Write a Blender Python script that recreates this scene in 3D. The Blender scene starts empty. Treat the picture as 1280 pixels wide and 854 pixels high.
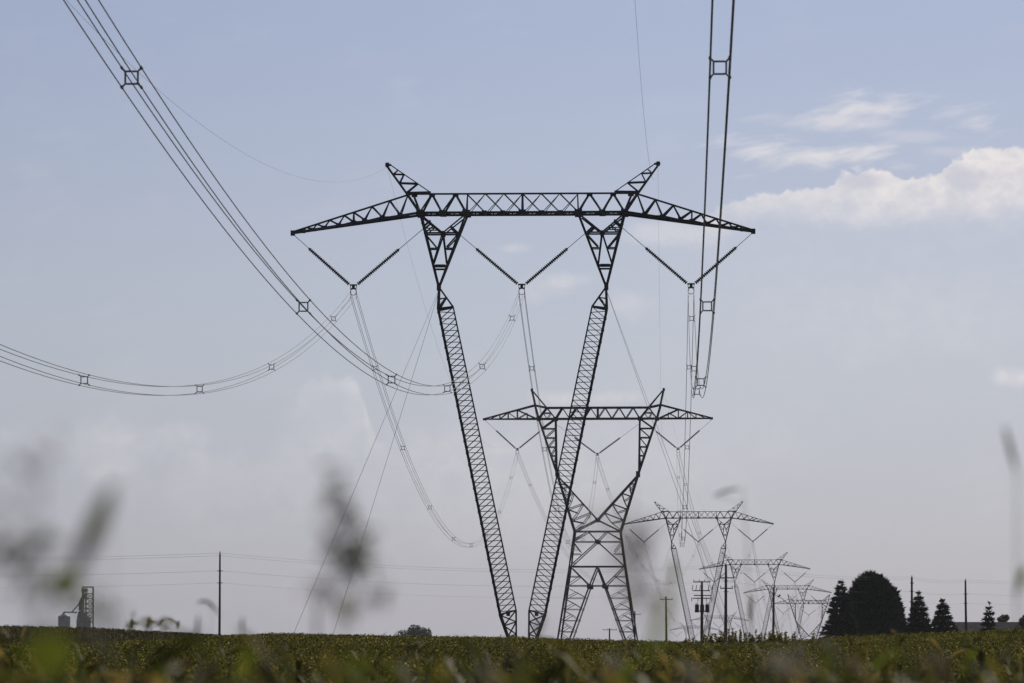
import bpy, math, random
import numpy as np
from mathutils import Vector, Matrix

random.seed(7)
RNG = np.random.default_rng(7)
C = bpy.context.scene.collection
sc = bpy.context.scene
F = 5333.0                                   # focal length in photo pixels (150 mm lens)


def at(px, py, Y):
    """a sight line of the photograph taken to the distance Y"""
    return Vector(((px - 640) * Y / F, Y, (841 - py) * Y / F))


# ------------------------------------------------------------------ helpers
class MB:
    def __init__(s):
        s.v = []
        s.f = []

    def beam(s, a, b, w, h=None):
        a = Vector(a); b = Vector(b)
        d = b - a
        if d.length < 1e-6:
            return
        d.normalize()
        up = Vector((0, 0, 1)) if abs(d.z) < 0.95 else Vector((0, 1, 0))
        x = d.cross(up).normalized() * (w / 2)
        y = d.cross(x).normalized() * ((h or w) / 2)
        n = len(s.v)
        for p in (a, b):
            s.v += [p - x - y, p + x - y, p + x + y, p - x + y]
        s.f += [(n + 3, n + 2, n + 1, n), (n + 4, n + 5, n + 6, n + 7)]
        for k in range(4):
            j = (k + 1) % 4
            s.f.append((n + k, n + j, n + 4 + j, n + 4 + k))

    def angle(s, a, b, w, t=0.018):
        """a rolled L-section: two thin flanges at right angles"""
        a = Vector(a); b = Vector(b)
        d = (b - a)
        if d.length < 1e-6:
            return
        d.normalize()
        up = Vector((0, 0, 1)) if abs(d.z) < 0.95 else Vector((0, 1, 0))
        x = d.cross(up).normalized()
        y = d.cross(x).normalized()
        prof = [(-w/2, -w/2), (w/2, -w/2), (w/2, -w/2 + t), (-w/2 + t, -w/2 + t), (-w/2 + t, w/2), (-w/2, w/2)]
        n = len(s.v)
        for p in (a, b):
            s.v += [p + x * i + y * j for i, j in prof]
        for k in range(6):
            j = (k + 1) % 6
            s.f.append((n + k, n + j, n + 6 + j, n + 6 + k))
        s.f += [tuple(n + k for k in range(5, -1, -1)), tuple(n + 6 + k for k in range(6))]

    def box(s, c, sx, sy, sz):
        c = Vector(c)
        s.beam(c - Vector((0, 0, sz / 2)), c + Vector((0, 0, sz / 2)), sx, sy)

    def tube(s, pts, r, n=6, cap=True):
        pts = [Vector(p) for p in pts]
        rs = r if hasattr(r, '__len__') else [r] * len(pts)
        base = len(s.v)
        prev = None
        for i, p in enumerate(pts):
            d = pts[min(i + 1, len(pts) - 1)] - pts[max(i - 1, 0)]
            d.normalize()
            if prev is None:
                ref = Vector((0, 0, 1)) if abs(d.z) < 0.9 else Vector((1, 0, 0))
                x = d.cross(ref).normalized()
            else:
                x = (prev - d * prev.dot(d)).normalized()
            prev = x
            y = d.cross(x)
            for k in range(n):
                t = 2 * math.pi * k / n
                s.v.append(p + (x * math.cos(t) + y * math.sin(t)) * rs[i])
        for i in range(len(pts) - 1):
            for k in range(n):
                j = (k + 1) % n
                q = base + i * n
                s.f.append((q + k, q + j, q + n + j, q + n + k))
        if cap:
            s.f.append(tuple(base + k for k in range(n - 1, -1, -1)))
            q = base + (len(pts) - 1) * n
            s.f.append(tuple(q + k for k in range(n)))

    def ribbon(s, pts, widths, side):
        side = Vector(side)
        n = len(s.v)
        for p, w in zip(pts, widths):
            p = Vector(p)
            s.v += [p - side * w / 2, p + side * w / 2]
        for i in range(len(pts) - 1):
            q = n + 2 * i
            s.f.append((q, q + 1, q + 3, q + 2))

    def quad(s, a, b, c, d):
        n = len(s.v)
        s.v += [Vector(a), Vector(b), Vector(c), Vector(d)]
        s.f.append((n, n + 1, n + 2, n + 3))

    def tri(s, a, b, c):
        n = len(s.v)
        s.v += [Vector(a), Vector(b), Vector(c)]
        s.f.append((n, n + 1, n + 2))

    def mesh(s, name, mat, smooth=False):
        me = bpy.data.meshes.new(name)
        me.from_pydata([tuple(p) for p in s.v], [], s.f)
        me.materials.append(mat)
        if smooth:
            me.polygons.foreach_set('use_smooth', [True] * len(me.polygons))
        me.update()
        return me

    def build(s, name, mat, parent=None, smooth=False, loc=(0, 0, 0)):
        o = bpy.data.objects.new(name, s.mesh(name, mat, smooth))
        C.objects.link(o)
        o.location = loc
        if parent:
            o.parent = parent
        return o


def np_mesh(name, verts, nper, mat):
    """many separate faces of nper corners each: verts has shape (faces, nper, 3)"""
    nf = verts.shape[0]
    me = bpy.data.meshes.new(name)
    me.vertices.add(nf * nper)
    me.vertices.foreach_set('co', verts.reshape(-1).astype(np.float32))
    me.loops.add(nf * nper)
    me.loops.foreach_set('vertex_index', np.arange(nf * nper, dtype=np.int32))
    me.polygons.add(nf)
    me.polygons.foreach_set('loop_start', np.arange(0, nf * nper, nper, dtype=np.int32))
    me.polygons.foreach_set('loop_total', np.full(nf, nper, dtype=np.int32))
    me.materials.append(mat)
    me.update(calc_edges=True)
    return me


def tag(o, label=None, cat=None, group=None, kind=None):
    if label: o['label'] = label
    if cat: o['category'] = cat
    if group: o['group'] = group
    if kind: o['kind'] = kind
    return o


def empty(name, loc=(0, 0, 0), rz=0.0):
    o = bpy.data.objects.new(name, None)
    C.objects.link(o)
    o.location = loc
    o.rotation_euler = (0, 0, rz)
    o.empty_display_size = 0.3
    return o


def copy_tree(o, parent=None):
    kids = list(o.children)
    c = o.copy()
    C.objects.link(c)
    c.parent = parent
    for ch in kids:
        copy_tree(ch, c)
    return c


# ------------------------------------------------------------------ materials
def mat_noise(name, c1, c2, scale=3.0, rough=0.7, metal=0.0, spec=0.3, coord='Object', detail=4):
    m = bpy.data.materials.new(name)
    m.use_nodes = True
    nt = m.node_tree
    b = nt.nodes['Principled BSDF']
    tc = nt.nodes.new('ShaderNodeTexCoord')
    nz = nt.nodes.new('ShaderNodeTexNoise')
    nz.inputs['Scale'].default_value = scale
    nz.inputs['Detail'].default_value = detail
    rp = nt.nodes.new('ShaderNodeValToRGB')
    rp.color_ramp.elements[0].position = 0.35
    rp.color_ramp.elements[0].color = (*c1, 1)
    rp.color_ramp.elements[1].position = 0.65
    rp.color_ramp.elements[1].color = (*c2, 1)
    nt.links.new(tc.outputs[coord], nz.inputs['Vector'])
    nt.links.new(nz.outputs['Fac'], rp.inputs['Fac'])
    nt.links.new(rp.outputs['Color'], b.inputs['Base Color'])
    b.inputs['Roughness'].default_value = rough
    b.inputs['Metallic'].default_value = metal
    b.inputs['Specular IOR Level'].default_value = spec
    return m


def mat_leaf(name, stops, transl=0.35, noise_scale=0.0, noise_amt=0.0, rough=0.55, spec=0.25):
    """leaf material: one colour per leaf out of a range, part of the light passing through"""
    m = bpy.data.materials.new(name)
    m.use_nodes = True
    nt = m.node_tree
    nt.nodes.clear()
    out = nt.nodes.new('ShaderNodeOutputMaterial')
    geo = nt.nodes.new('ShaderNodeNewGeometry')
    rp = nt.nodes.new('ShaderNodeValToRGB')
    els = rp.color_ramp.elements
    while len(els) < len(stops):
        els.new(0.5)
    for e, (p, c) in zip(els, stops):
        e.position = p
        e.color = (*c, 1)
    fac = geo.outputs['Random Per Island']
    if noise_amt:
        tc = nt.nodes.new('ShaderNodeTexCoord')
        nz = nt.nodes.new('ShaderNodeTexNoise')
        nz.inputs['Scale'].default_value = noise_scale
        nz.inputs['Detail'].default_value = 3
        nt.links.new(tc.outputs['Object'], nz.inputs['Vector'])
        ma = nt.nodes.new('ShaderNodeMath'); ma.operation = 'MULTIPLY_ADD'
        ma.inputs[1].default_value = noise_amt
        ma.inputs[2].default_value = -noise_amt * 0.5
        nt.links.new(nz.outputs['Fac'], ma.inputs[0])
        ad = nt.nodes.new('ShaderNodeMath'); ad.operation = 'ADD'; ad.use_clamp = True
        nt.links.new(ma.outputs[0], ad.inputs[0])
        nt.links.new(fac, ad.inputs[1])
        fac = ad.outputs[0]
    nt.links.new(fac, rp.inputs['Fac'])
    bs = nt.nodes.new('ShaderNodeBsdfPrincipled')
    bs.inputs['Roughness'].default_value = rough
    bs.inputs['Specular IOR Level'].default_value = spec
    tr = nt.nodes.new('ShaderNodeBsdfTranslucent')
    mx = nt.nodes.new('ShaderNodeMixShader')
    mx.inputs[0].default_value = transl
    nt.links.new(rp.outputs['Color'], bs.inputs['Base Color'])
    nt.links.new(rp.outputs['Color'], tr.inputs['Color'])
    nt.links.new(bs.outputs[0], mx.inputs[1])
    nt.links.new(tr.outputs[0], mx.inputs[2])
    nt.links.new(mx.outputs[0], out.inputs['Surface'])
    return m


M = {}
M['steel'] = mat_noise('weathered_steel', (0.034, 0.036, 0.044), (0.066, 0.066, 0.074), 1.3, 0.75, spec=0.2)
M['dark_steel'] = mat_noise('dark_tank_steel', (0.03, 0.03, 0.03), (0.045, 0.045, 0.045), 1.3, 0.75, spec=0.2)
M['wire'] = mat_noise('weathered_aluminium', (0.19, 0.185, 0.185), (0.25, 0.24, 0.24), 0.15, 0.6, spec=0.3)
M['guy'] = mat_noise('guy_strand', (0.06, 0.06, 0.065), (0.09, 0.09, 0.095), 0.15, 0.6)
M['porcelain'] = mat_noise('dark_porcelain', (0.020, 0.018, 0.022), (0.035, 0.030, 0.032), 6.0, 0.6, spec=0.12)
M['plate'] = mat_noise('dark_sign_plate', (0.015, 0.015, 0.017), (0.03, 0.03, 0.03), 4.0, 0.6)
M['wood'] = mat_noise('creosoted_wood', (0.035, 0.028, 0.024), (0.065, 0.052, 0.043), 3.0, 0.85)
M['galv'] = mat_noise('galvanised_sheet', (0.30, 0.30, 0.29), (0.40, 0.395, 0.38), 0.6, 0.6, spec=0.3)
M['grey_steel'] = mat_noise('painted_grey_steel', (0.26, 0.255, 0.24), (0.34, 0.33, 0.31), 0.6, 0.7, spec=0.2)
M['concrete'] = mat_noise('concrete', (0.25, 0.24, 0.22), (0.34, 0.33, 0.31), 2.0, 0.9)
M['roof'] = mat_noise('dull_shingle_roof', (0.030, 0.027, 0.029), (0.046, 0.041, 0.043), 1.2, 0.95, spec=0.03)
M['siding'] = mat_noise('grey_siding', (0.20, 0.20, 0.20), (0.28, 0.27, 0.27), 0.8, 0.7)
M['glass'] = mat_noise('window_glass', (0.02, 0.025, 0.03), (0.03, 0.035, 0.04), 1.0, 0.1, spec=0.6)
M['bark'] = mat_noise('bark', (0.05, 0.04, 0.03), (0.09, 0.075, 0.06), 4.0, 0.9)
M['soil'] = mat_noise('field_soil', (0.035, 0.032, 0.016), (0.065, 0.055, 0.028), 0.8, 0.95, spec=0.1)
M['conifer'] = mat_leaf('conifer_needles', [(0.0, (0.012, 0.018, 0.012)), (0.6, (0.020, 0.030, 0.018)), (1.0, (0.032, 0.044, 0.024))], 0.08, rough=0.8, spec=0.05)
M['broadleaf'] = mat_leaf('broadleaf_foliage', [(0.0, (0.08, 0.095, 0.035)), (1.0, (0.16, 0.17, 0.07))], 0.5)
M['far_leaf'] = mat_leaf('far_foliage', [(0.0, (0.030, 0.045, 0.022)), (1.0, (0.055, 0.075, 0.032))], 0.2)
M['soy'] = mat_leaf('soybean_leaves', [(0.0, (0.013, 0.016, 0.004)), (0.35, (0.042, 0.044, 0.007)), (0.66, (0.088, 0.083, 0.012)), (0.90, (0.17, 0.145, 0.024)), (1.0, (0.36, 0.29, 0.09))], 0.5, 0.12, 0.45, rough=0.8, spec=0.06)
M['corn'] = mat_leaf('ripening_corn', [(0.0, (0.05, 0.05, 0.016)), (0.5, (0.11, 0.09, 0.03)), (1.0, (0.20, 0.14, 0.055))], 0.4, 0.15, 0.5, rough=0.8, spec=0.1)
M['weed_green'] = mat_leaf('weed_leaf_green', [(0.0, (0.10, 0.125, 0.012)), (1.0, (0.16, 0.18, 0.02))], 0.5)
M['weed_dark'] = mat_leaf('weed_leaf_dark', [(0.0, (0.070, 0.074, 0.020)), (1.0, (0.115, 0.115, 0.028))], 0.4)
M['weed_yellow'] = mat_leaf('weed_leaf_yellow', [(0.0, (0.17, 0.15, 0.02)), (1.0, (0.26, 0.20, 0.035))], 0.45)
M['dry'] = mat_leaf('dry_seed_head', [(0.0, (0.13, 0.10, 0.065)), (1.0, (0.22, 0.175, 0.115))], 0.4)
M['pale_dry'] = mat_leaf('pale_bristles', [(0.0, (0.30, 0.265, 0.215)), (1.0, (0.42, 0.375, 0.31))], 0.5)
M['crest'] = mat_leaf('goldenrod_foliage', [(0.0, (0.07, 0.075, 0.016)), (0.6, (0.15, 0.135, 0.028)), (1.0, (0.30, 0.23, 0.05))], 0.5)
M['grass_mix'] = mat_leaf('field_edge_weeds', [(0.0, (0.035, 0.042, 0.010)), (0.5, (0.075, 0.074, 0.016)), (0.82, (0.14, 0.115, 0.026)), (1.0, (0.30, 0.21, 0.06))], 0.42)

# ------------------------------------------------------------------ terrain
PY = np.array([-6000, -200, 0, 60, 100, 170, 250, 300, 346, 500, 727, 1073, 1451, 1826, 2300, 2737, 3130, 6000], float)
PZ = np.array([-2.0, -1.6, -1.3, -0.98, -0.72, 0.20, 1.27, 1.40, 1.40, 2.2, 3.0, 3.0, 1.0, 0.0, -3.0, -1.2, -3.2, -3.2])
DX = np.array([-4000, -120, -46, -30, -22, -14.5, -9.4, -3.75, 0, 6.5, 11.3, 17, 19.7, 26, 30, 45, 60, 200, 4000], float)
DZ = np.array([0.0, -0.2, -0.36, -0.40, -0.25, 0.20, 0.17, 0.05, 0, -0.19, -0.33, -0.24, 0.0, 0.28, 0.42, 1.0, 1.6, 2.0, 0.0])


def ground(X, Y):
    X = np.asarray(X, float); Y = np.asarray(Y, float)
    w = np.interp(Y, [60, 250, 650, 1000], [0, 1, 1, 0])
    return np.interp(Y, PY, PZ) + w * np.interp(X, DX, DZ)


def gz(x, y):
    return float(ground(x, y))


def axis(breaks):
    out = []
    for (a, b, st) in breaks:
        out += list(np.arange(a, b, st))
    out.append(breaks[-1][1])
    return np.array(out)


gx = axis([(-4200, -400, 200), (-400, -80, 20), (-80, 90, 1.5), (90, 400, 15), (400, 4200, 200)])
gy = axis([(-4200, -200, 250), (-200, 0, 10), (0, 420, 3), (420, 1200, 12), (1200, 4200, 60)])
GX, GY = np.meshgrid(gx, gy)
GZ = ground(GX, GY)
nx, ny = len(gx), len(gy)
gv = np.stack([GX, GY, GZ], -1).reshape(-1, 3)
idx = np.arange(nx * ny).reshape(ny, nx)
gf = np.stack([idx[:-1, :-1], idx[:-1, 1:], idx[1:, 1:], idx[1:, :-1]], -1).reshape(-1, 4)
me = bpy.data.meshes.new('ground')
me.from_pydata(gv.tolist(), [], gf.tolist())
me.materials.append(M['soil'])
go = bpy.data.objects.new('ground', me)
C.objects.link(go)
tag(go, 'gently rising farm field soil under the crop', 'ground', kind='structure')


# ------------------------------------------------------------------ crops
def vnoise(x, y, s, seed=0):
    """smooth value noise on a grid"""
    r = np.random.default_rng(seed).random((256, 256))
    X = x / s; Y = y / s
    xi = np.floor(X).astype(int); yi = np.floor(Y).astype(int)
    fx = X - xi; fy = Y - yi
    fx = fx * fx * (3 - 2 * fx); fy = fy * fy * (3 - 2 * fy)
    g = lambda i, j: r[(yi + j) % 256, (xi + i) % 256]
    return (g(0, 0) * (1 - fx) + g(1, 0) * fx) * (1 - fy) + (g(0, 1) * (1 - fx) + g(1, 1) * fx) * fy


def soybeans():
    rows = []
    for (y0, y1, dens, size) in ((44, 90, 75, 0.065), (90, 160, 75, 0.068), (160, 262, 62, 0.078), (262, 336, 18, 0.10)):
        area_max = (0.125 * y1 + 7) * 2 * (y1 - y0)
        n = int(area_max * dens)
        Y = RNG.uniform(y0, y1, n)
        X = RNG.uniform(-1, 1, n) * (0.125 * y1 + 7)
        k = np.abs(X) < 0.125 * Y + 7
        X, Y = X[k], Y[k]
        # keep clear of the corn
        k = ~((Y > 326) & (X < -17))
        X, Y = X[k], Y[k]
        top = 0.53 + 0.22 * vnoise(X, Y, 0.55, 1) + 0.14 * vnoise(X, Y, 2.3, 2) + 0.20 * vnoise(X, Y, 7.0, 3) - 0.04
        dep = RNG.beta(1.1, 3.2, len(X)) * 0.42
        Z = ground(X, Y) + top - dep
        rows.append(np.stack([X, Y, Z, np.full(len(X), size) * RNG.uniform(0.6, 1.25, len(X))], -1))
    A = np.concatenate(rows)
    n = len(A)
    th = RNG.uniform(0, 2 * np.pi, n)
    tilt = RNG.normal(0.40, 0.55, n)
    # leaf axis a (length), b (across)
    a = np.stack([np.cos(th) * np.cos(tilt), np.sin(th) * np.cos(tilt), -np.sin(tilt)], -1)
    roll = RNG.normal(0, 0.5, n)
    b0 = np.stack([-np.sin(th), np.cos(th), np.zeros(n)], -1)
    c0 = np.cross(a, b0)
    b = b0 * np.cos(roll)[:, None] + c0 * np.sin(roll)[:, None]
    P = A[:, :3]
    s = A[:, 3][:, None]
    V = np.stack([P - a * s * 0.6, P + b * s * 0.42 - a * s * 0.05, P + a * s * 0.65, P - b * s * 0.42 - a * s * 0.05], 1)
    o = bpy.data.objects.new('soybean_crop', np_mesh('soybean_crop', V, 4, M['soy']))
    C.objects.link(o)
    tag(o, 'dense green and yellowing soybean crop covering the rising field', 'crop', kind='stuff')


def corn():
    mb = MB()
    rr = random.Random(3)
    for row in range(12):
        y = 338 + row * 1.1
        x = -75.0
        while x < -19.0 + 0.1 * row:
            x += rr.uniform(0.14, 0.26)
            yy = y + rr.uniform(-0.12, 0.12)
            # towards the right end of the plot the stand gets shorter
            H = np.interp(x, [-75, -40, -33, -26, -19], [2.65, 2.65, 2.5, 2.0, 1.4]) * rr.uniform(0.92, 1.06)
            b = Vector((x, yy, gz(x, yy)))
            mb.beam(b, b + Vector((0, 0, H * 0.92)), 0.03)
            for k in range(9):
                h = H * (0.12 + 0.78 * k / 8)
                t = rr.uniform(0, 6.28)
                L = rr.uniform(0.45, 0.8)
                d = Vector((math.cos(t), math.sin(t), 0))
                p0 = b + Vector((0, 0, h))
                mb.ribbon([p0, p0 + d * L * 0.45 + Vector((0, 0, L * 0.32)), p0 + d * L * 0.9 + Vector((0, 0, L * 0.12))],
                          [0.08, 0.10, 0.01], Vector((-d.y, d.x, 0)))
            for k in range(4):
                t = rr.uniform(0, 6.28)
                p0 = b + Vector((0, 0, H * 0.9))
                e = p0 + Vector((math.cos(t) * 0.10, math.sin(t) * 0.10, 0.28))
                mb.beam(p0, e, 0.02)
    o = mb.build('corn_crop', M['corn'])
    tag(o, 'brownish strip of ripening corn behind the soybean field', 'crop', kind='stuff')


soybeans()
corn()

# ------------------------------------------------------------------ guyed V tower
S1 = 15.4
CX1 = 653.2


def guyed_tower():
    root = empty('lattice_tower')
    st = M['steel']

    def pt(px, py, sg=1, dy=0.0):
        return Vector((sg * (px - CX1) / S1, dy, (819.4 - py) / S1))

    W = 1.0                                   # half depth of the bottom chords
    # ---- bridge between the two upper frames
    mb = MB()
    xl, xr = 525.7, 2 * CX1 - 525.7
    for d in (-W, W):
        mb.angle(pt(xl, 267.5, 1, d), pt(xr, 267.5, 1, d), 0.18, 0.05)
    mb.beam(pt(516, 242.6), pt(2 * CX1 - 516, 242.6), 0.14)
    for sg in (1, -1):
        top = [516.5, 540, 569.5]
        bot = [525.7, 553.5, 583.5]
        for d in (-W, W):
            seq = [(516.5, 243), (525.7, 267.5), (540, 243), (553.5, 267.5), (569.5, 243), (583.5, 267.5)]
            for (a, b) in zip(seq[:-1], seq[1:]):
                pa = pt(a[0], a[1], sg, d if a[1] > 250 else 0)
                pb = pt(b[0], b[1], sg, d if b[1] > 250 else 0)
                mb.angle(pa, pb, 0.13, 0.03)
            mb.angle(pt(584.5, 243, sg), pt(583.5, 267.5, sg, d), 0.10, 0.03)
        for (x, y, bw, bh) in ((525.7, 267, .6, .42), (553.5, 267, .52, .34), (583.5, 267.5, .6, .42), (606, 267, .40, .26), (629, 267, .40, .26)):
            for d in (-W, W):
                mb.box(pt(x, y, sg, d), bw, 0.05, bh)
        for (x, y) in ((518, 244), (540, 244), (569.5, 244)):
            mb.box(pt(x, y, sg), 0.48, 0.06, 0.32)
        # wind bracing in the bottom plane
        bx = [525.7, 539.6, 553.5, 568.5, 583.5, 594.7, 606, 617.5, 629, 641, CX1]
        for k in range(len(bx) - 1):
            d = W if k % 2 else -W
            mb.angle(pt(bx[k], 268, sg, d), pt(bx[k + 1], 268, sg, -d), 0.11, 0.03)
            mb.beam(pt(bx[k], 268.2, sg, -W), pt(bx[k], 268.2, sg, W), 0.10)
    mx = [583.5 + (CX1 - 583.5) * k / 3 for k in range(7)]
    for k in range(6):
        mb.angle(pt(mx[k], 243, 1, 0), pt(mx[k + 1], 267.5, 1, -W), 0.11, 0.03)
        for e in (-0.16, 0.16):
            mb.angle(pt(mx[k + 1], 243, 1, 0), pt(mx[k] + e * 12, 267.5, 1, W), 0.06, 0.02)
    for d in (-W, W):
        mb.angle(pt(CX1, 243), pt(CX1, 267.5, 1, d), 0.16, 0.04)
    mb.box(pt(CX1, 267.5, 1, -W), 0.6, 0.05, 0.45)
    mb.build('bridge', st, root)

    for sg in (1, -1):
        # ---- cantilever arm
        mb = MB()
        B = [(525.7, 267.5), (500.6, 269.5), (478.4, 272.2), (456, 275.2), (442, 277.8), (423.3, 281), (405.7, 284), (391, 286.5), (378, 288.8), (365, 291)]
        T = [(510, 243.6), (487.3, 251), (465, 258.2), (442, 265.3), (430.3, 269.2), (412, 275), (396, 280), (383, 284), (372, 287.3)]

        def dep(x):
            return W * (0.06 + 0.94 * (x - 365) / (525.7 - 365))
        for d in (-1, 1):
            mb.angle(pt(B[0][0], B[0][1], sg, d * W), pt(B[-1][0], B[-1][1], sg, d * dep(365)), 0.20, 0.05)
            prs = [(T[0], B[1]), (B[1], T[1]), (T[1], B[2]), (B[2], T[2]), (T[2], B[3]), (B[3], T[3]), (T[3], B[4]), (B[4], T[4]),
                   (T[4], B[5]), (B[5], T[5]), (T[5], B[6]), (B[6], T[6]), (T[6], B[7]), (B[7], T[7]), (T[7], B[8])]
            for (a, b) in prs:
                da = d * dep(a[0]) if a in B else 0
                db = d * dep(b[0]) if b in B else 0
                w = 0.13 if (a == T[3] or b in T) else 0.09
                mb.angle(pt(a[0], a[1], sg, da), pt(b[0], b[1], sg, db), w, 0.03)
        mb.beam(pt(516, 242.6, sg), pt(T[0][0], T[0][1], sg), 0.14)
        mb.beam(pt(T[0][0], T[0][1], sg), pt(365, 289.5, sg), 0.14)
        for k in range(9):
            d = 1 if k % 2 else -1
            mb.angle(pt(*B[k], sg, d * dep(B[k][0])), pt(*B[k + 1], sg, -d * dep(B[k + 1][0])), 0.10, 0.03)
            mb.beam(pt(B[k][0], B[k][1] + 0.4, sg, -dep(B[k][0])), pt(B[k][0], B[k][1] + 0.4, sg, dep(B[k][0])), 0.10)
            for dd in (-1, 1):
                mb.box(pt(B[k][0], B[k][1], sg, dd * dep(B[k][0])), 0.42, 0.05, 0.26)
        mb.box(pt(365.5, 290.8, sg), 0.35, 0.25, 0.42)
        mb.build('cantilever_arm', st, root)

        # ---- earth-wire peak
        mb = MB()

        def q(u, v):
            return (470 + u / 9.49, 195 + v / 9.49)
        O = [q(112, 95), q(205, 216), q(280, 322), q(360, 440), (525.7, 267.5)]
        I = [q(170, 105), q(255, 172), q(330, 220), q(495, 330), q(650, 437)]
        for d in (-1, 1):
            def pd(p, k=1.0, d=d):
                return pt(p[0], p[1], sg, d * W * 0.42 * max(0.08, (p[1] - 204) / 38) * k if p[1] < 245 else d * W)
            mb.angle(pd(O[0]), pd(O[3]), 0.15, 0.04)
            mb.angle(pd(O[3]), pd(O[4]), 0.16, 0.04)
            mb.angle(pd(I[0]), pt(I[4][0], I[4][1], sg, 0), 0.08, 0.03)
            mb.angle(pd(O[1]), pd(I[1]), 0.09, 0.03)
            mb.angle(pd(O[1]), pd(I[2]), 0.11, 0.03)
            mb.angle(pd(O[2]), pd(I[2]), 0.09, 0.03)
            mb.angle(pd(O[2]), pd(I[3]), 0.12, 0.03)
            mb.angle(pd(O[3]), pd(I[3]), 0.09, 0.03)
        mb.beam(pt(509.5, 241.3, sg), pt(538.5, 240.8, sg), 0.22, 0.20)
        mb.box(pt(484, 206, sg), 0.30, 0.20, 0.36)
        mb.beam(pt(484, 206.5, sg), pt(489, 206, sg), 0.16)
        mb.build('earth_wire_peak', st, root)

        # ---- upper V frame from bridge down to the waist
        mb = MB()

        def r(u, v):
            return (515 + u / 6.094, 262 + v / 6.094)
        wp = r(203, 590)

        def dd(y):
            return W * max(0.10, 1 - (y - 268) / (wp[1] - 268) * 0.92)

        def pp(p, d):
            return pt(p[0], p[1], sg, d * dd(p[1]))
        for d in (-1, 1):
            mb.angle(pp((526, 268), d), pp(wp, d), 0.20, 0.05)
            mb.angle(pp((583.8, 268), d), pp((549.6, 357.5), d), 0.15, 0.04)
            mb.angle(pp(r(65, 45), d), pp(r(237, 187), d), 0.14, 0.04)
            mb.angle(pp(r(395, 60), d), pp(r(245, 180), d), 0.12, 0.03)
            mb.angle(pp(r(105, 185), d), pp(r(345, 185), d), 0.13, 0.04)
            mb.angle(pp(r(238, 190), d), pp(r(265, 415), d), 0.13, 0.04)
            mb.angle(pp(r(235, 190), d), pp(r(165, 410), d), 0.11, 0.03)
            mb.angle(pp(r(115, 205), d), pp(r(195, 300), d), 0.11, 0.03)
            mb.angle(pp(r(265, 292), d), pp(r(345, 205), d), 0.11, 0.03)
            mb.angle(pp(r(130, 300), d), pp(r(203, 300), d), 0.10, 0.03)
            mb.angle(pp(r(258, 300), d), pp(r(318, 300), d), 0.10, 0.03)
            mb.beam(pp(r(160, 430), d), pp(r(275, 430), d), 0.13)
            mb.angle(pp(r(165, 456), d), pp(r(268, 456), d), 0.10, 0.03)
            mb.angle(pp(r(95, 135), d), pp(r(145, 92), d), 0.15, 0.05)
            mb.angle(pp(r(105, 150), d), pp(r(190, 150), d), 0.09, 0.03)
            mb.angle(pp(r(110, 180), d), pp(r(165, 135), d), 0.09, 0.03)
            mb.beam(pp(r(295, 135), d), pp(r(352, 188), d), 0.18)
            mb.box(pp(r(237, 187), d), 0.32, 0.05, 0.36)
            mb.box(pp(r(60, 35), d), 0.5, 0.06, 0.4)
            mb.box(pp(r(410, 30), d), 0.5, 0.06, 0.4)
        for v in (110, 185, 300, 430):
            a = r(60 + (203 - 60) * (v - 40) / 550, v)
            b = r(415 + (215 - 415) * (v - 40) / 550, v)
            mb.beam(pp(a, -1), pp(a, 1), 0.10)
            mb.beam(pp(b, -1), pp(b, 1), 0.10)
        mb.box(pt(*r(215, 430), sg), 0.75, 0.5, 0.22)
        mb.box(pt(548.6, 358.5, sg), 0.34, 0.34, 0.62)
        mb.build('upper_frame', st, root)

        # ---- long lattice leg of triangular section
        mb = MB()
        dl = 0.62
        OT, OB, OF = (547.9, 387), (625.1, 768.3), (643.3, 820.5)
        IT, IB, IF = (566.5, 384), (645.1, 763), (645.5, 820.5)
        apex = (548.9, 359.5)

        def lp(p, k):                           # k=-1 front outer, 1 back outer, 0 inner
            return pt(p[0], p[1], sg, k * dl)
        for k in (-1, 1):
            mb.angle(pt(*apex, sg, k * 0.1), lp(OT, k), 0.20, 0.06)
            mb.angle(lp(OT, k), lp(OB, k), 0.17, 0.05)
            mb.angle(lp(OB, k), pt(OF[0], OF[1], sg, k * 0.16), 0.19, 0.05)
            mb.angle(lp(OT, k), lp(IT, 0), 0.20, 0.05)
            mb.angle(lp(OT, k), pt(557.5, 372.5, sg), 0.14, 0.04)
            mb.angle(lp((548.6, 374), k * 0.6), pt(557.5, 372.5, sg), 0.07, 0.02)
        mb.beam(pt(*apex, sg), lp(IT, 0), 0.14)
        mb.beam(lp(IT, 0), lp(IB, 0), 0.115)
        mb.beam(lp(IB, 0), pt(*IF, sg), 0.14)

        def lo(t):
            return (OT[0] + (OB[0] - OT[0]) * t, OT[1] + (OB[1] - OT[1]) * t)

        def li(t):
            return (IT[0] + (IB[0] - IT[0]) * t, IT[1] + (IB[1] - IT[1]) * t)
        n = 26
        for k in range(n):
            t0, t1 = k / n, (k + 1) / n
            th = (k + 0.5) / n
            t2 = min(1, (k + 1.5) / n)
            mb.angle(lp(lo(t0 + 0.25 / n), -1), lp(li(t0 + 0.5 / n), 0), 0.060, 0.02)
            mb.angle(lp(li(t0 + 0.5 / n), 0), lp(lo(t1 + 0.25 / n), -1), 0.060, 0.02)
            mb.angle(lp(lo(t0 + 0.75 / n), 1), lp(li(t0), 0), 0.060, 0.02)
            mb.angle(lp(lo(t0 + 0.75 / n), 1), lp(li(t1), 0), 0.060, 0.02)
            mb.angle(lp(lo(t0 + 0.25 / n), -1), lp(lo(t0 + 0.75 / n), 1), 0.06, 0.02)
            mb.angle(lp(lo(t0 + 0.75 / n), 1), lp(lo(min(1, t1 + 0.25 / n)), -1), 0.07, 0.02)
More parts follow.
